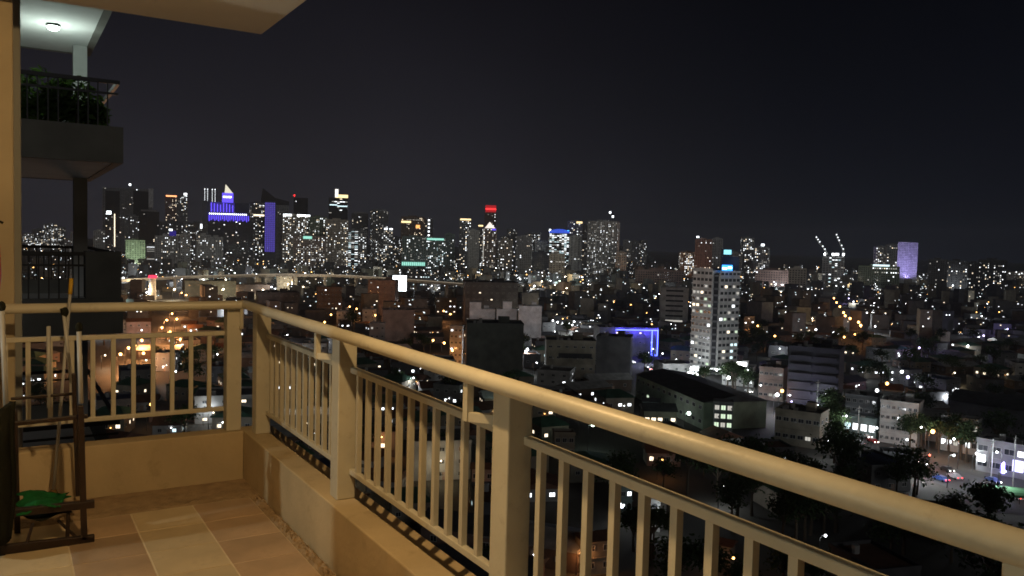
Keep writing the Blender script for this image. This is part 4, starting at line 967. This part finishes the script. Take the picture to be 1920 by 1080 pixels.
for q, c, e_, lb in (((655, 575), 'o', 4000, 'left orange lamp at the foot of the rounded brown block'), ((668, 579), 'o', 4000, 'second orange lamp at the foot of the rounded brown block'), ((620, 590), 'o', 1500, 'orange lamp above the long handrail'), ((608, 604), 'o', 1200, 'orange lamp just over the handrail'), ((703, 591), 'o', 2500, 'orange lamp on the orange-washed house'), ((831, 583), 'o', 3500, 'orange lamp in the bright junction left of the dark brown building'), ((844, 589), 'o', 3500, 'pinkish orange lamp in the bright junction'), ((811, 638), 'o', 1500, 'small orange lamp by the white shed roof'), ((832, 643), 'o', 2500, 'orange lamp beside the pale slim flats'), ((847, 657), 'o', 2500, 'orange lamp at the foot of the pale slim flats'), ((874, 664), 'o', 1500, 'orange lamp left of the blank greenish box'), ((988, 655), 'w', 2600, 'brilliant white lamp right of the blank greenish box'), ((905, 652), 'w', 5000, 'white street lamp at the foot of the left pale party wall'), ((955, 652), 'w', 5000, 'white street lamp at the foot of the middle pale party wall'), ((578, 649), 'v', 900, 'violet-white lamp between the handrail and the first panel'), ((1456, 740), 'w', 4200, 'glaring white lamp under the pinkish building'), ((1465, 733), 'o', 900, 'small yellow lamp under the pinkish building'), ((1550, 767), 'w', 1200, 'white lamp on the avenue above the dark tree'), ((1735, 869), 'w', 3500, 'glaring white lamp beside the small grey box house'), ((1741, 853), 'r', 700, 'red lamp over the avenue traffic'), ((1747, 809), 'o', 2200, 'orange lamp below the plain grey wall building'), ((1701, 707), 'v', 1800, 'violet lamp beside a bright yard on the right'), ((1690, 697), 'w', 1500, 'white lamp over the bright yard on the right'), ((1662, 719), 'o', 900, 'small orange lamp left of the bright yard'), ((1643, 732), 'w', 300, 'faint white lamp between dark roofs'), ((1119, 611), 'v', 900, 'bluish lamp left of the neon line'), ((1320, 690), 'w', 9000, 'white lamp at the foot of the apartment tower'), ((1290, 700), 'w', 6000, 'white lamp on the avenue before the apartment tower'), ((1365, 708), 'w', 5000, 'white lamp between the apartment tower and the low white building'), ((1240, 697), 'w', 1500, 'white lamp on the avenue above the hall roof'), ((1829, 850), 'w', 900, 'white lamp left of the roadside store'), ((1880, 868), 'v', 1100, 'violet lamp in front of the roadside store'), ((1110, 796), 'g', 500, 'lamp glowing on the teal canopy'), ((1290, 775), 'g', 650, 'greenish lamp on the side of the dark-roofed hall'), ((1228, 958), 'w', 500, 'white lamp on the white-walled house between balusters'), ((1160, 944), 'w', 260, 'cool lamp on the bluish-lit little house'), ((1092, 1030), 'o', 900, 'strong orange lamp on the gable below the second panel'), ((1372, 1046), 'o', 350, 'orange porch lamp low between the balusters'), ((1240, 862), 'o', 380, 'orange lamp on the orange-pink wall'), ((1355, 912), 'w', 700, 'white lamp over a bright patch among the near trees'), ((1545, 1004), 'w', 200, 'bluish white lamp low among the near trees'), ((900, 896), 'o', 300, 'orange lamp on the small shop below the second panel rail'), ((283, 758), 'o', 350, 'orange lamp low behind the far balusters')):  # both party-wall lamps are added fill, unseen behind the blank box
    lamp(*q, c, e_, lb, h=8 if q[1] < 840 else 5, r=.62 if q[1] < 840 else .26)
for i, q in enumerate(((1036, 601), (1045, 604), (1054, 607), (1066, 606), (1076, 603), (1072, 609))): lamp(*q, 'w', 2600, 'white lamp in the short bright row right of the pale party walls', 'white lamps of the short bright row', r=.5)
# street lamps under the skyline
rr = random.Random(4)
for i in range(46):
    px = rr.uniform(205, 1200); py = rr.uniform(508, 545)
    lamp(px, py, rr.choice('wwygwy'), 17000, 'bright street lamp in the belt at the foot of the skyline', 'street lamps at the foot of the skyline', h=10, r=rr.choice((.7, .9)))
for i in range(26):
    px = rr.uniform(1200, 1900); py = rr.uniform(512, 540)
    lamp(px, py, rr.choice('wwwy'), 14000, 'street lamp along the dim far edge of the right-hand quarter', 'street lamps at the far right edge', h=10, r=rr.choice((.6, .8)))
for q in ((1205, 512), (1228, 514), (1250, 515), (1272, 513), (1432, 512), (1448, 513), (1465, 513)): lamp(*q, 'o', 16000, 'orange lamp against a long lit wall near the right horizon', 'orange lamps by the long walls', h=10, r=.7)

for i in range(13):
    f = i/12*(len(avenue)-2); j = min(int(f), len(avenue)-2); a_, c_2 = avenue[j], avenue[j+1]; q = a_.lerp(c_2, f-j); n_ = (c_2-a_).cross(Vector((0,0,1))).normalized()
    for sd in (-1, 1):
        k = ('w', 1500, 8.5, .28)
        if k not in protos: protos[k] = make_lamp('street_lamp', 'x', BULB['w'], 1500, LC['w'], .28, 8.5); t = protos[k]
        else: t = copy_tree(protos[k])
        t.location = (q.x+n_.x*sd*9, q.y+n_.y*sd*9, 0); t.rotation_euler.z = math.atan2(-n_.y*sd, -n_.x*sd)
        tag(t, 'white street lamp in the twin rows along the bright avenue', 'street lamp', 'white lamps along the avenue')
RANDOM_LAMPS = []; rl_ = random.Random(31)
for i in range(104):
    while True:
        dd = rl_.uniform(150, 520) if i < 58 else rl_.uniform(520, 1250); lx = rl_.uniform(-.62, .62)*dd
        q = CAM + r0*lx + Vector((math.cos(YAW), math.sin(YAW), 0))*dd; q.z = 0
        v_ = q-CAM; zz_ = v_.dot(fw); px, py = 960+F_PX*v_.dot(RT)/zz_, 540+F_PX*v_.dot(DN)/zz_
        if px < 60 or px > 1900 or (px > 1100 and py > 850): continue
        if all((q.x-x_)**2+(q.y-y_)**2 > (r_*.75)**2 for x_, y_, r_ in BLOCKED): break
    c = rl_.choice('wwwwwyyog' if px < 1150 else 'wwwwwwyv'); e_ = 900 if dd < 320 else 1800 if dd < 520 else 6000
    lb = {'w': 'white', 'y': 'warm white', 'o': 'orange', 'g': 'greenish', 'v': 'violet'}[c]+' street lamp '
    RANDOM_LAMPS.append((lamp(px, py, c, e_, lb+'x', 'x', h=6, r=.2 if dd < 320 else .3 if dd < 520 else .5), lb))
def flood(label, loc, aim, e_, col, cone=70):
    t = thing('floodlight', label, 'floodlight', loc)
    MB().box(-.6, .6, -.4, .4, 0, 1.0).obj('housing', IRON, t)
    l = bpy.data.lights.new('lamp_light', 'SPOT'); l.energy = e_; l.color = col; l.spot_size = R(cone); l.spot_blend = .6; l.shadow_soft_size = .5
    o = bpy.data.objects.new('lamp_light', l); COL.objects.link(o); o.parent = t; o.location = (0, 0, 1.4)
    o.rotation_euler = (Vector(aim)-Vector(loc)-Vector((0,0,1.4))).to_track_quat('-Z', 'Y').to_euler()
c = vt.location.lerp(vt2.location, .5); back = (CAM-c); back.z = 0; back.normalize()
flood('violet floodlight on the ground before the twin tower', (c+back*75).xy.to_3d()+Vector((0,0,14)), c+Vector((0,0,50)), 2.6e5, (.44, .36, 1), 62)
for (px, d__, e_, col, lb) in ((254, S-150, 1.5e5, (.85, 1, .74), 'green floodlight before the short green-washed tower'),):
    c = at(px, 500, d__); c.z = 0; back = (CAM-c); back.z = 0; back.normalize(); flood(lb, (c+back*55), c+Vector((0,0,30)), e_, col, 70)

# ------------------------------------------------------------------ small houses across the city
def make_house(var, litc):
    t = bpy.data.objects.new('house', None); COL.objects.link(t)
    wl = ['white', 'beige', 'grey', 'pink', 'slate', 'white', 'brown'][var % 7]; rf = ['rust', 'grey', 'dark', 'green', 'pale', 'rust', 'blue'][(var*3) % 7]
    W, D, H = [(9, 10, 3.4), (10, 12, 5.6), (11, 13, 7.0), (16, 10, 4.2), (9, 13, 5.8), (14, 15, 9.6), (20, 11, 4.6)][var]
    x, y = W/2, D/2
    MB().box(-x, x, -y, y, 0, H, bottom=False).obj('wall', HW[wl], t)
    if var in (0, 1, 3, 6):
        b = MB(); o_ = .6; rh = 1.9
        r_ = x*.45 if var == 1 else x+o_
        b.v += [(-x-o_,-y-o_,H-.05),(x+o_,-y-o_,H-.05),(x+o_,y+o_,H-.05),(-x-o_,y+o_,H-.05),(-r_,0,H+rh),(r_,0,H+rh)]
        b.f += [(0,1,5,4),(2,3,4,5),(1,2,5),(3,0,4),(3,2,1,0)]; b.m += [0]*5; b.obj('roof', ROOFS[rf], t)
    else:
        MB().box(-x-.1, x+.1, -y-.1, -y+.15, H+.003, H+.8).box(-x-.1, x+.1, y-.15, y+.1, H+.003, H+.8).box(-x-.1, -x+.15, -y+.15, y-.15, H+.003, H+.8).box(x-.15, x+.1, -y+.15, y-.15, H+.003, H+.8).obj('roof_parapet', HW[wl], t)
        MB().box(-x+.16, x-.16, -y+.16, y-.16, H+.003, H+.06).obj('roof', ROOFS[rf], t)
        MB().tube([(-x*.4, y*.4, H+.06), (-x*.4, y*.4, H+1.7)], .7, k=8).obj('water_tank', FRAME, t)
    fl_ = max(1, int(H/3)); rr_ = random.Random(var*10+len(litc)); n = 3 if W > 9 else 2; lit_left = {'dark': 0, 'white': 2, 'warm': 2, 'cool': 1}[litc]
    spots = [(s_, i, j) for s_ in (0, 1, 2, 3) for i in range(n) for j in range(fl_)]; rr_.shuffle(spots)
    lm = {'white': L_WHITE, 'warm': L_WARM, 'cool': L_COOL, 'dark': GLASS}[litc]
    done = {}
    for s_, i, j in spots:
        if s_ == 2 and j > 0: continue
        pane = GLASS
        if done.get(s_, 0) < lit_left and s_ != 2: pane = lm; done[s_] = done.get(s_, 0)+1
        z = H/fl_*(j+.52)
        if s_ == 0: put_window(t, -x+W*(i+.5)/n, -y, z, 0, 1.4, 1.2, pane)
        elif s_ == 1: put_window(t, x, -y+D*(i+.5)/n, z, PI/2, 1.4, 1.2, pane)
        elif s_ == 3: put_window(t, -x, -y+D*(i+.5)/n, z, -PI/2, 1.4, 1.2, pane)
    MB().box(-.5+x*.1, .5+x*.1, -y-.06, -y-.004, .02, 2.1).obj('door', WALLS['brown'], t)
    if litc != 'dark':
        MB().ball((x*.1+.9, -y-.3, 2.6), .16, k=6, rings=4).obj('porch_lamp', BULB['w' if litc != 'warm' else 'o'], t, smooth=True)
    return t
hp = {}; used = set()
KIND = ['small gabled house', 'two-storey hip-roofed house', 'flat-roofed two-storey house', 'wide gabled workshop', 'narrow flat-roofed house', 'three-storey walk-up block', 'long low gabled house']
LITW = {'dark': 'unlit', 'white': 'with white lit windows', 'warm': 'with warm lit windows', 'cool': 'with cool bluish lit windows'}
def zone(px): return 'left of the corner post' if px < 470 else 'between corner post and blank box' if px < 880 else 'between blank box and apartment tower' if px < 1330 else 'right of the apartment tower'
rr = random.Random(12); cands = []
tries = 0
d = 128.0
while d < 560:
    step = 15.5+d*.012; W = d*1.34; n = int(W/step)
    for i in range(n):
        lx = -W/2+(i+.5)*W/n+rr.uniform(-.22, .22)*step; dd = d+rr.uniform(-.25, .25)*step
        q = CAM + r0*lx + Vector((math.cos(YAW), math.sin(YAW), 0))*dd; q.z = 0; cands.append((dd, lx, q))
    d += step
rr.shuffle(cands); cands.sort(key=lambda c: c[0]//60)
LMK = []
for o in list(COL.objects):
    l_ = o.get('label', '')
    for key in ('large blank greenish box', 'party-wall row', 'slotted balconies', 'plain dim annexe', 'outlined in bright blue neon', 'striped office', 'long dark-roofed hall', 'stacked lit green windows', 'glowing warm windows', 'low white building', 'three-storey pinkish', 'black balconies', 'two-storey building with a row', 'white shop fronts', 'pale four-storey building', 'plain grey wall building', 'strip of glowing blue', 'large dark warehouse', 'violet-white signs', 'grey box house', 'rounded brown block beside', 'purplish blank box', 'broad dark brown', 'pale slim flats', 'pinkish low building', 'pale sixteen-storey', 'teal-lit round canopy', 'grey flats with square', 'white-walled house', 'orange-lit gable', 'orange-pink lit wall', 'green vaulted awning', 'dotted stair light', 'dim brown block', 'pale shop-house', 'low grey shed'):
        if l_ and key in l_ and o.get('category') in ('building', 'house', 'shop', 'tower', 'hall', 'canopy', 'warehouse') and len(l_) < 110:
            nm = {'party-wall row': 'party-wall row', 'slotted balconies': 'slotted-balcony building', 'outlined in bright blue neon': 'blue neon building', 'stacked lit green windows': 'green-windowed end block', 'glowing warm windows': 'warm-windowed house', 'three-storey pinkish': 'three-storey pinkish building', 'black balconies': 'black-balconied building', 'two-storey building with a row': 'two-storey row-windowed building', 'white shop fronts': 'white shop fronts', 'strip of glowing blue': 'blue-windowed building', 'violet-white signs': 'violet-signed store', 'rounded brown block beside': 'rounded brown block', 'broad dark brown': 'broad dark brown building', 'pale sixteen-storey': 'corner apartment tower', 'grey flats with square': 'square-windowed grey flats', 'orange-lit gable': 'orange-lit gable', 'orange-pink lit wall': 'orange-pink lit house', 'dotted stair light': 'office with stair lights', 'plain dim annexe': 'plain annexe', 'plain grey wall building': 'plain grey building', 'large blank greenish box': 'blank greenish box'}.get(key, key)
            LMK.append((o.location.xy.copy(), nm))
def beside(q):
    p, nm = min(LMK, key=lambda l: (l[0]-q.xy).length); v = q.xy-p
    dr_ = (q-CAM).xy.normalized(); f_ = v.dot(dr_); l_ = v.dot(Vector((dr_.y, -dr_.x)))
    far = 'well ' if v.length > 70 else ''
    return far+(('behind' if f_ > 0 else 'in front of') if abs(f_) > abs(l_) else ('to the right of' if l_ > 0 else 'to the left of'))+' the '+nm
for t, lb in RANDOM_LAMPS: bs = beside(t.location); tag(t, lb+bs, 'street lamp', 'lamps '+bs)
def inview(q, m=60):
    v = q-CAM; z = v.dot(fw); return (960+F_PX*v.dot(RT)/z, 540+F_PX*v.dot(DN)/z)
trees_at = []; nh = 0; hs_ = []
for dd, lx, q in cands:
    px, py = inview(q+Vector((0,0,4)))
    if px < -40 or px > 1960 or py > 1120: continue
    # what the foreground hides: below the parapet line and behind the neighbour
    if py > 760+(px-430)*.72 and px < 1000 and px > 455: continue
    if px < 455 and py > 850: continue
    if not free(q, 7.5): continue
    woods = (px > 1150 and py > 860+max(0, (1500-px))*.06) or (px > 1480 and py > 600 and rr.random() < .35)
    if (woods and rr.random() < .8) or rr.random() < .16: trees_at.append(q); continue
    if nh >= 292: continue
    var = rr.choices(range(7), (6, 6, 3, 4, 4, 1, 4))[0]
    lc = rr.choices(('dark', 'white', 'warm', 'cool'), (5, 3, 2, 1.2) if px < 1100 else (8, 2.5, 1.0, 1.0))[0]
    k = (var, lc)
    if k not in hp: hp[k] = make_house(*k)
    t = hp[k] if k not in used else copy_tree(hp[k]); used.add(k); hs_.append(t)
    t.location = q; t.rotation_euler.z = YAW-PI/2+R(rr.choice((12, 12, -18, 30, 102))+rr.uniform(-6, 6)); s_ = rr.uniform(.85, 1.15); t.scale = (s_, s_*rr.uniform(.9, 1.1), rr.uniform(.85, 1.12))
    bs = beside(q); tag(t, KIND[var]+' '+LITW[lc]+' '+bs, 'house', 'houses '+LITW[lc]+' '+bs); nh += 1
    if len(t['label'].split()) > 16: t['label'] = t['label'].replace('with ', '', 1).replace(' windows', '-windowed', 1) if False else ' '.join(w_ for w_ in t['label'].split() if w_ not in ('small', 'well', 'bluish', 'low'))

for dd, lx, q in cands:
    if nh >= 290: break
    px, py = inview(q+Vector((0,0,4)))
    if not (px < 1150 and py > 700) or px < 380 or py > 1500 or not free(q, 7.5): continue
    if any((q.xy-o.location.xy).length < 10 for o in hs_): continue
    var = rr.choices(range(7), (6, 6, 3, 4, 4, 1, 4))[0]; lc = rr.choices(('dark', 'white', 'warm', 'cool'), (7, 2, 2, 1))[0]; k = (var, lc)
    if k not in hp: hp[k] = make_house(*k)
    t = hp[k] if k not in used else copy_tree(hp[k]); used.add(k); hs_.append(t)
    t.location = q; t.rotation_euler.z = YAW-PI/2+R(rr.choice((12, -18, 30, 102))); s_ = rr.uniform(.85, 1.15); t.scale = (s_, s_, 1)
    bs = beside(q); tag(t, KIND[var]+' '+LITW[lc]+' '+bs, 'house', 'houses '+LITW[lc]+' '+bs); nh += 1
    if len(t['label'].split()) > 16: t['label'] = ' '.join(w_ for w_ in t['label'].split() if w_ not in ('small', 'well', 'bluish', 'low'))
print('HOUSES', nh)
# the low-rise carpet beyond, too many to count
b = MB(); rr = random.Random(5); FM = [HW['grey'], HW['beige'], HW['slate'], ROOFS['rust'], ROOFS['dark'], ROOFS['grey'], L_WHITE, L_WARM, L_COOL, BULB['w'], BULB['o'], LEAFD]
def rbox(b, q, w, dp, h, th, mw, mr):
    c, s = math.cos(th), math.sin(th); n = len(b.v)
    for z in (0, h):
        for u, v in ((-w, -dp), (w, -dp), (w, dp), (-w, dp)): b.v.append((q.x+u*c-v*s, q.y+u*s+v*c, z))
    for f in [(0,1,5,4),(1,2,6,5),(2,3,7,6),(3,0,4,7)]: b.f.append(tuple(n+i for i in f)); b.m.append(mw)
    b.f.append((n+4, n+5, n+6, n+7)); b.m.append(mr)
VAS = [p.xy for p in va]
d = 500.0
while d < 2600:
    step = 12.5+d*.011; W = d*1.36; n = int(W/step)
    for i in range(n):
        lx = -W/2+(i+rr.random())*W/n; dd = d+rr.uniform(-.5, .5)*step
        q = CAM + r0*lx + Vector((math.cos(YAW), math.sin(YAW), 0))*dd; q.z = 0
        if dd < 575 and any((q-c[2]).length < 15 for c in cands if abs(c[0]-dd) < 20): continue
        if not free(q, 8): continue
        if any((q.xy-(a_.lerp(c_2, k_/6))).length < 16 for a_, c_2 in zip(VAS[:-1], VAS[1:]) for k_ in range(7)): continue
        th = YAW-PI/2+R(rr.choice((12, -18, 30)))
        h = rr.choice((3.5, 4.5, 6, 7, 9)) if rr.random() < .85 else rr.uniform(10, 22)
        w, dp = rr.uniform(3.2, 7), rr.uniform(3.2, 7.5)
        rbox(b, q, w, dp, h, th, rr.randrange(3), rr.choice((3, 4, 4, 5)))
        px, _ = inview(q)
        pl = .75 if px < 1200 else .68
        if rr.random() < pl:
            for _k in range(rr.choice((1, 2, 2, 3, 4))):
                c, s = math.cos(th), math.sin(th); sz = rr.uniform(.18, .55)*(.6+d/1500); u = rr.uniform(-w, w)*.8; z = rr.uniform(.35, .95)*h; yv = -dp-.2
                mm = rr.choices((6, 7, 8, 9, 10), (5, 3, 2, 1.6, .8))[0]
                P3 = lambda uu, zz: (q.x+uu*c-yv*s, q.y+uu*s+yv*c, zz)
                b.quad(P3(u-sz, z-sz*.6), P3(u+sz, z-sz*.6), P3(u+sz, z+sz*.6), P3(u-sz, z+sz*.6), mm)
    d += step
b.obj('distant_housing', FM, kind='stuff')['label'] = 'carpet of distant low houses dotted with lights'

# ------------------------------------------------------------------ trees
def make_tree(i):
    rr = random.Random(50+i); t = bpy.data.objects.new('tree', None); COL.objects.link(t)
    h = 4.2+i*.7; tr = MB().tube([(0,0,0), (.1,.05,h*.5), (0,.1,h)], [.32, .24, .14], k=7)
    cl_ = []
    for k in range(7):
        a = k*.9+rr.random(); r = rr.uniform(1.2, 2.9); z = h+rr.uniform(-.6, 2.6); c = Vector((r*math.cos(a), r*math.sin(a), z)); cl_.append(c)
        tr.tube([(0, .05, h*.75), (c.x*.5, c.y*.5, (h*.75+z)/2), tuple(c)], [.14, .09, .04], k=5)
    tr.obj('trunk', BARK, t)
    cl_.append(Vector((0, 0, h+2.2))); b = MB()
    for c in cl_:
        for _ in range(95):
            q = Vector((rr.gauss(0, .75), rr.gauss(0, .75), rr.gauss(0, .55)))
            p = c+q*1.15; d_ = Vector((rr.gauss(0, 1), rr.gauss(0, 1), rr.gauss(0, .7))).normalized(); e_ = d_.cross(Vector((rr.gauss(0, 1), rr.gauss(0, 1), 1))).normalized(); s = rr.uniform(.22, .5)
            b.quad(p-d_*s, p-e_*s*.5, p+d_*s, p+e_*s*.5)
    b.obj('crown', LEAFD, t); return t
tp = [make_tree(i) for i in range(4)]; tu = set()
def tree(q, s, label, group):
    i = rr.randrange(4); t = tp[i] if i not in tu else copy_tree(tp[i]); tu.add(i)
    t.location = (q.x, q.y, 0); t.rotation_euler.z = rr.uniform(0, 6.28); t.scale = (s, s, s*rr.uniform(.8, 1.15)); tag(t, label, 'tree', group)
nt_ = 0
for px0, px1, py0, py1, n, lb in ((1350, 1470, 722, 752, 11, 'tree in the dark clump on the avenue before the low white building'), (1545, 1590, 790, 826, 5, 'dark tree standing before the bright shop row'), (1660, 1735, 812, 842, 8, 'tree in the dark row before the pale four-storey building'), (1755, 1815, 820, 868, 9, 'tree in the large dark clump before the blue-windowed building'), (1390, 1470, 600, 670, 12, 'tree in the black grove right of the apartment tower')):
    for _ in range(n):
        tree(gnd(rr.uniform(px0, px1), rr.uniform(py0, py1)), rr.uniform(.9, 1.35), lb, lb.replace('tree', 'trees', 1)); nt_ += 1
for q in trees_at:
    if nt_ > 285: break
    px, py = inview(q)
    bs = beside(q); lb = ('black tree in the near wood ' if px > 1150 and py > 850 else 'dark tree among the roofs ')+bs
    tree(q, rr.uniform(.9, 1.6), lb, lb.replace('tree', 'trees', 1)); nt_ += 1
    if px > 1150 and py > 850:
        for _ in range(2):
            if nt_ > 285: break
            tree(q+Vector((rr.uniform(-7, 7), rr.uniform(-7, 7), 0)), rr.uniform(.8, 1.4), lb, lb.replace('tree', 'trees', 1)); nt_ += 1

hz_m = bpy.data.materials.new('haze'); hz_m.use_nodes = True; nt = hz_m.node_tree; nt.nodes.clear()
ho = nt.nodes.new('ShaderNodeOutputMaterial'); hv = nt.nodes.new('ShaderNodeVolumePrincipled'); nt.links.new(hv.outputs[0], ho.inputs['Volume'])
hv.inputs['Color'].default_value = (.78, .86, .97, 1); hv.inputs['Density'].default_value = .00008; hv.inputs['Anisotropy'].default_value = 0
MB().box(-6500, 8500, -600, 8500, -1, 330).obj('haze', hz_m, kind='stuff')
# ------------------------------------------------------------------ cars and poles on the avenue
CARM = [mat('car_'+k, c, .3, spec=.6) for k, c in dict(white=(.6,.6,.6), black=(.02,.02,.022), silver=(.35,.36,.37), red=(.25,.02,.02), blue=(.03,.06,.2)).items()]
HEAD = emat('headlight', (1, .95, .85), 14); TAIL = emat('taillight', (1, .04, .03), 8)
def car(label, px, py, ang, m):
    q = gnd(px, py); t = thing('car', label, 'car', (q.x, q.y, .02), ang)
    b = MB(); prof = [(-2.2, .35), (-2.2, .85), (-1.5, .95), (-.9, 1.42), (.7, 1.45), (1.35, .95), (2.15, .8), (2.2, .35)]
    n = len(prof)
    for s_, in_ in ((-1, 0), (1, 0)):
        for x_, z_ in prof: b.v.append((x_, s_*(.85 if z_ < 1 else .68), z_))
    for i in range(n): j = (i+1) % n; b.f.append((i, j, n+j, n+i)); b.m.append(0)
    b.f += [tuple(range(n))[::-1], tuple(range(n, 2*n))]; b.m += [0, 0]
    b.obj('body', m, t)
    for s_ in (-1, 1):
        MB().quad((-1.2, s_*.79, .98), (1.1, s_*.79, .98), (.65, s_*.72, 1.36), (-.8, s_*.72, 1.36)).obj('side_glass', GLASS, t)
        MB().box(2.17, 2.24, s_*.6-.16, s_*.6+.16, .6, .76).obj('headlight', HEAD, t); MB().box(-2.25, -2.17, s_*.6-.16, s_*.6+.16, .65, .82).obj('taillight', TAIL, t)
        for x_ in (-1.35, 1.35): MB().tube([(x_, s_*.68, .32), (x_, s_*.9, .32)], .32, k=12).obj('wheel', BLACKC, t)
adir = math.atan2((avenue[6]-avenue[4]).y, (avenue[6]-avenue[4]).x)
adir2 = math.atan2((avenue[2]-avenue[1]).y, (avenue[2]-avenue[1]).x)
for lb, px, py, f, m in (('white car with headlights nearest the apartment tower foot', 1262, 704, adir2+PI, 0), ('dark car behind the white one on the bright stretch', 1215, 694, adir2+PI, 1), ('silver car with headlights by the hall roof end', 1345, 725, adir2+PI, 2), ('red car in the orange glow below the shops', 1636, 830, adir, 3), ('white car on the avenue beside the dark tree row', 1672, 848, adir+PI, 0), ('black car with red tail lights passing the glaring lamp', 1716, 866, adir, 1), ('silver car before the large dark tree clump', 1790, 897, adir+PI, 2), ('dark blue car with red tail lights by the violet store', 1862, 905, adir, 4), ('white van-like car at the right edge of the avenue', 1905, 935, adir+PI, 0)):
    car(lb, px, py, f, CARM[m])
cars_ = [o for o in COL.objects if o.get('category') == 'car']
rc = random.Random(8)
for i in range(22):
    f = .4+i/22*(len(avenue)-2.6); j = min(int(f), len(avenue)-2); a_, c_2 = avenue[j], avenue[j+1]; n_ = (c_2-a_).cross(Vector((0,0,1))).normalized(); sd = rc.choice((-1, 1))
    q = a_.lerp(c_2, f-j)+n_*sd*rc.uniform(2, 5.5); dr = math.atan2((c_2-a_).y, (c_2-a_).x)
    if any((o.location.xy-q.xy).length < 6 for o in cars_): continue
    t = copy_tree(rc.choice(cars_[:9])); t.location = (q.x, q.y, .08); t.rotation_euler.z = dr+(PI if sd > 0 else 0); cars_.append(t)
    cn_ = t.children[0].data.materials[0].name.split('_')[1]; bs = beside(q)
    tag(t, ('oncoming '+cn_+' car ' if sd > 0 else cn_+' car with tail lights ')+'on the avenue '+bs, 'car', 'cars along the avenue')
for lb, px, pb, pt in (('utility pole above the two-storey building', 1530, 800, 712), ('utility pole left of the pale four-storey building', 1651, 828, 742), ('dark utility pole standing before the roadside store', 1858, 900, 822), ('pale utility pole at the right edge by the store', 1899, 912, 815), ('utility pole before the foot of the apartment tower', 1309, 728, 668), ('utility pole beside the shop row', 1608, 822, 760)):
    q = gnd(px, pb); hh = max(7, zat(px, pt, (q-CAM).dot(fw))); t = thing('utility_pole', lb, 'utility pole', (q.x, q.y, 0))
    MB().tube([(0,0,0), (0,0,hh)], [.17, .11], k=8).obj('pole', CONC2, t); MB().obox((-1.1, 0, hh-.8), (1.1, 0, hh-.8), .12, .14).obj('crossarm', CONC2, t)
    MB().tube([(.35, .25, hh-2.4), (.35, .25, hh-1.4)], .25, k=8).obj('transformer', CONC2, t)
for o in (list(tp)):
    if 'label' not in o: o.location.z = -500
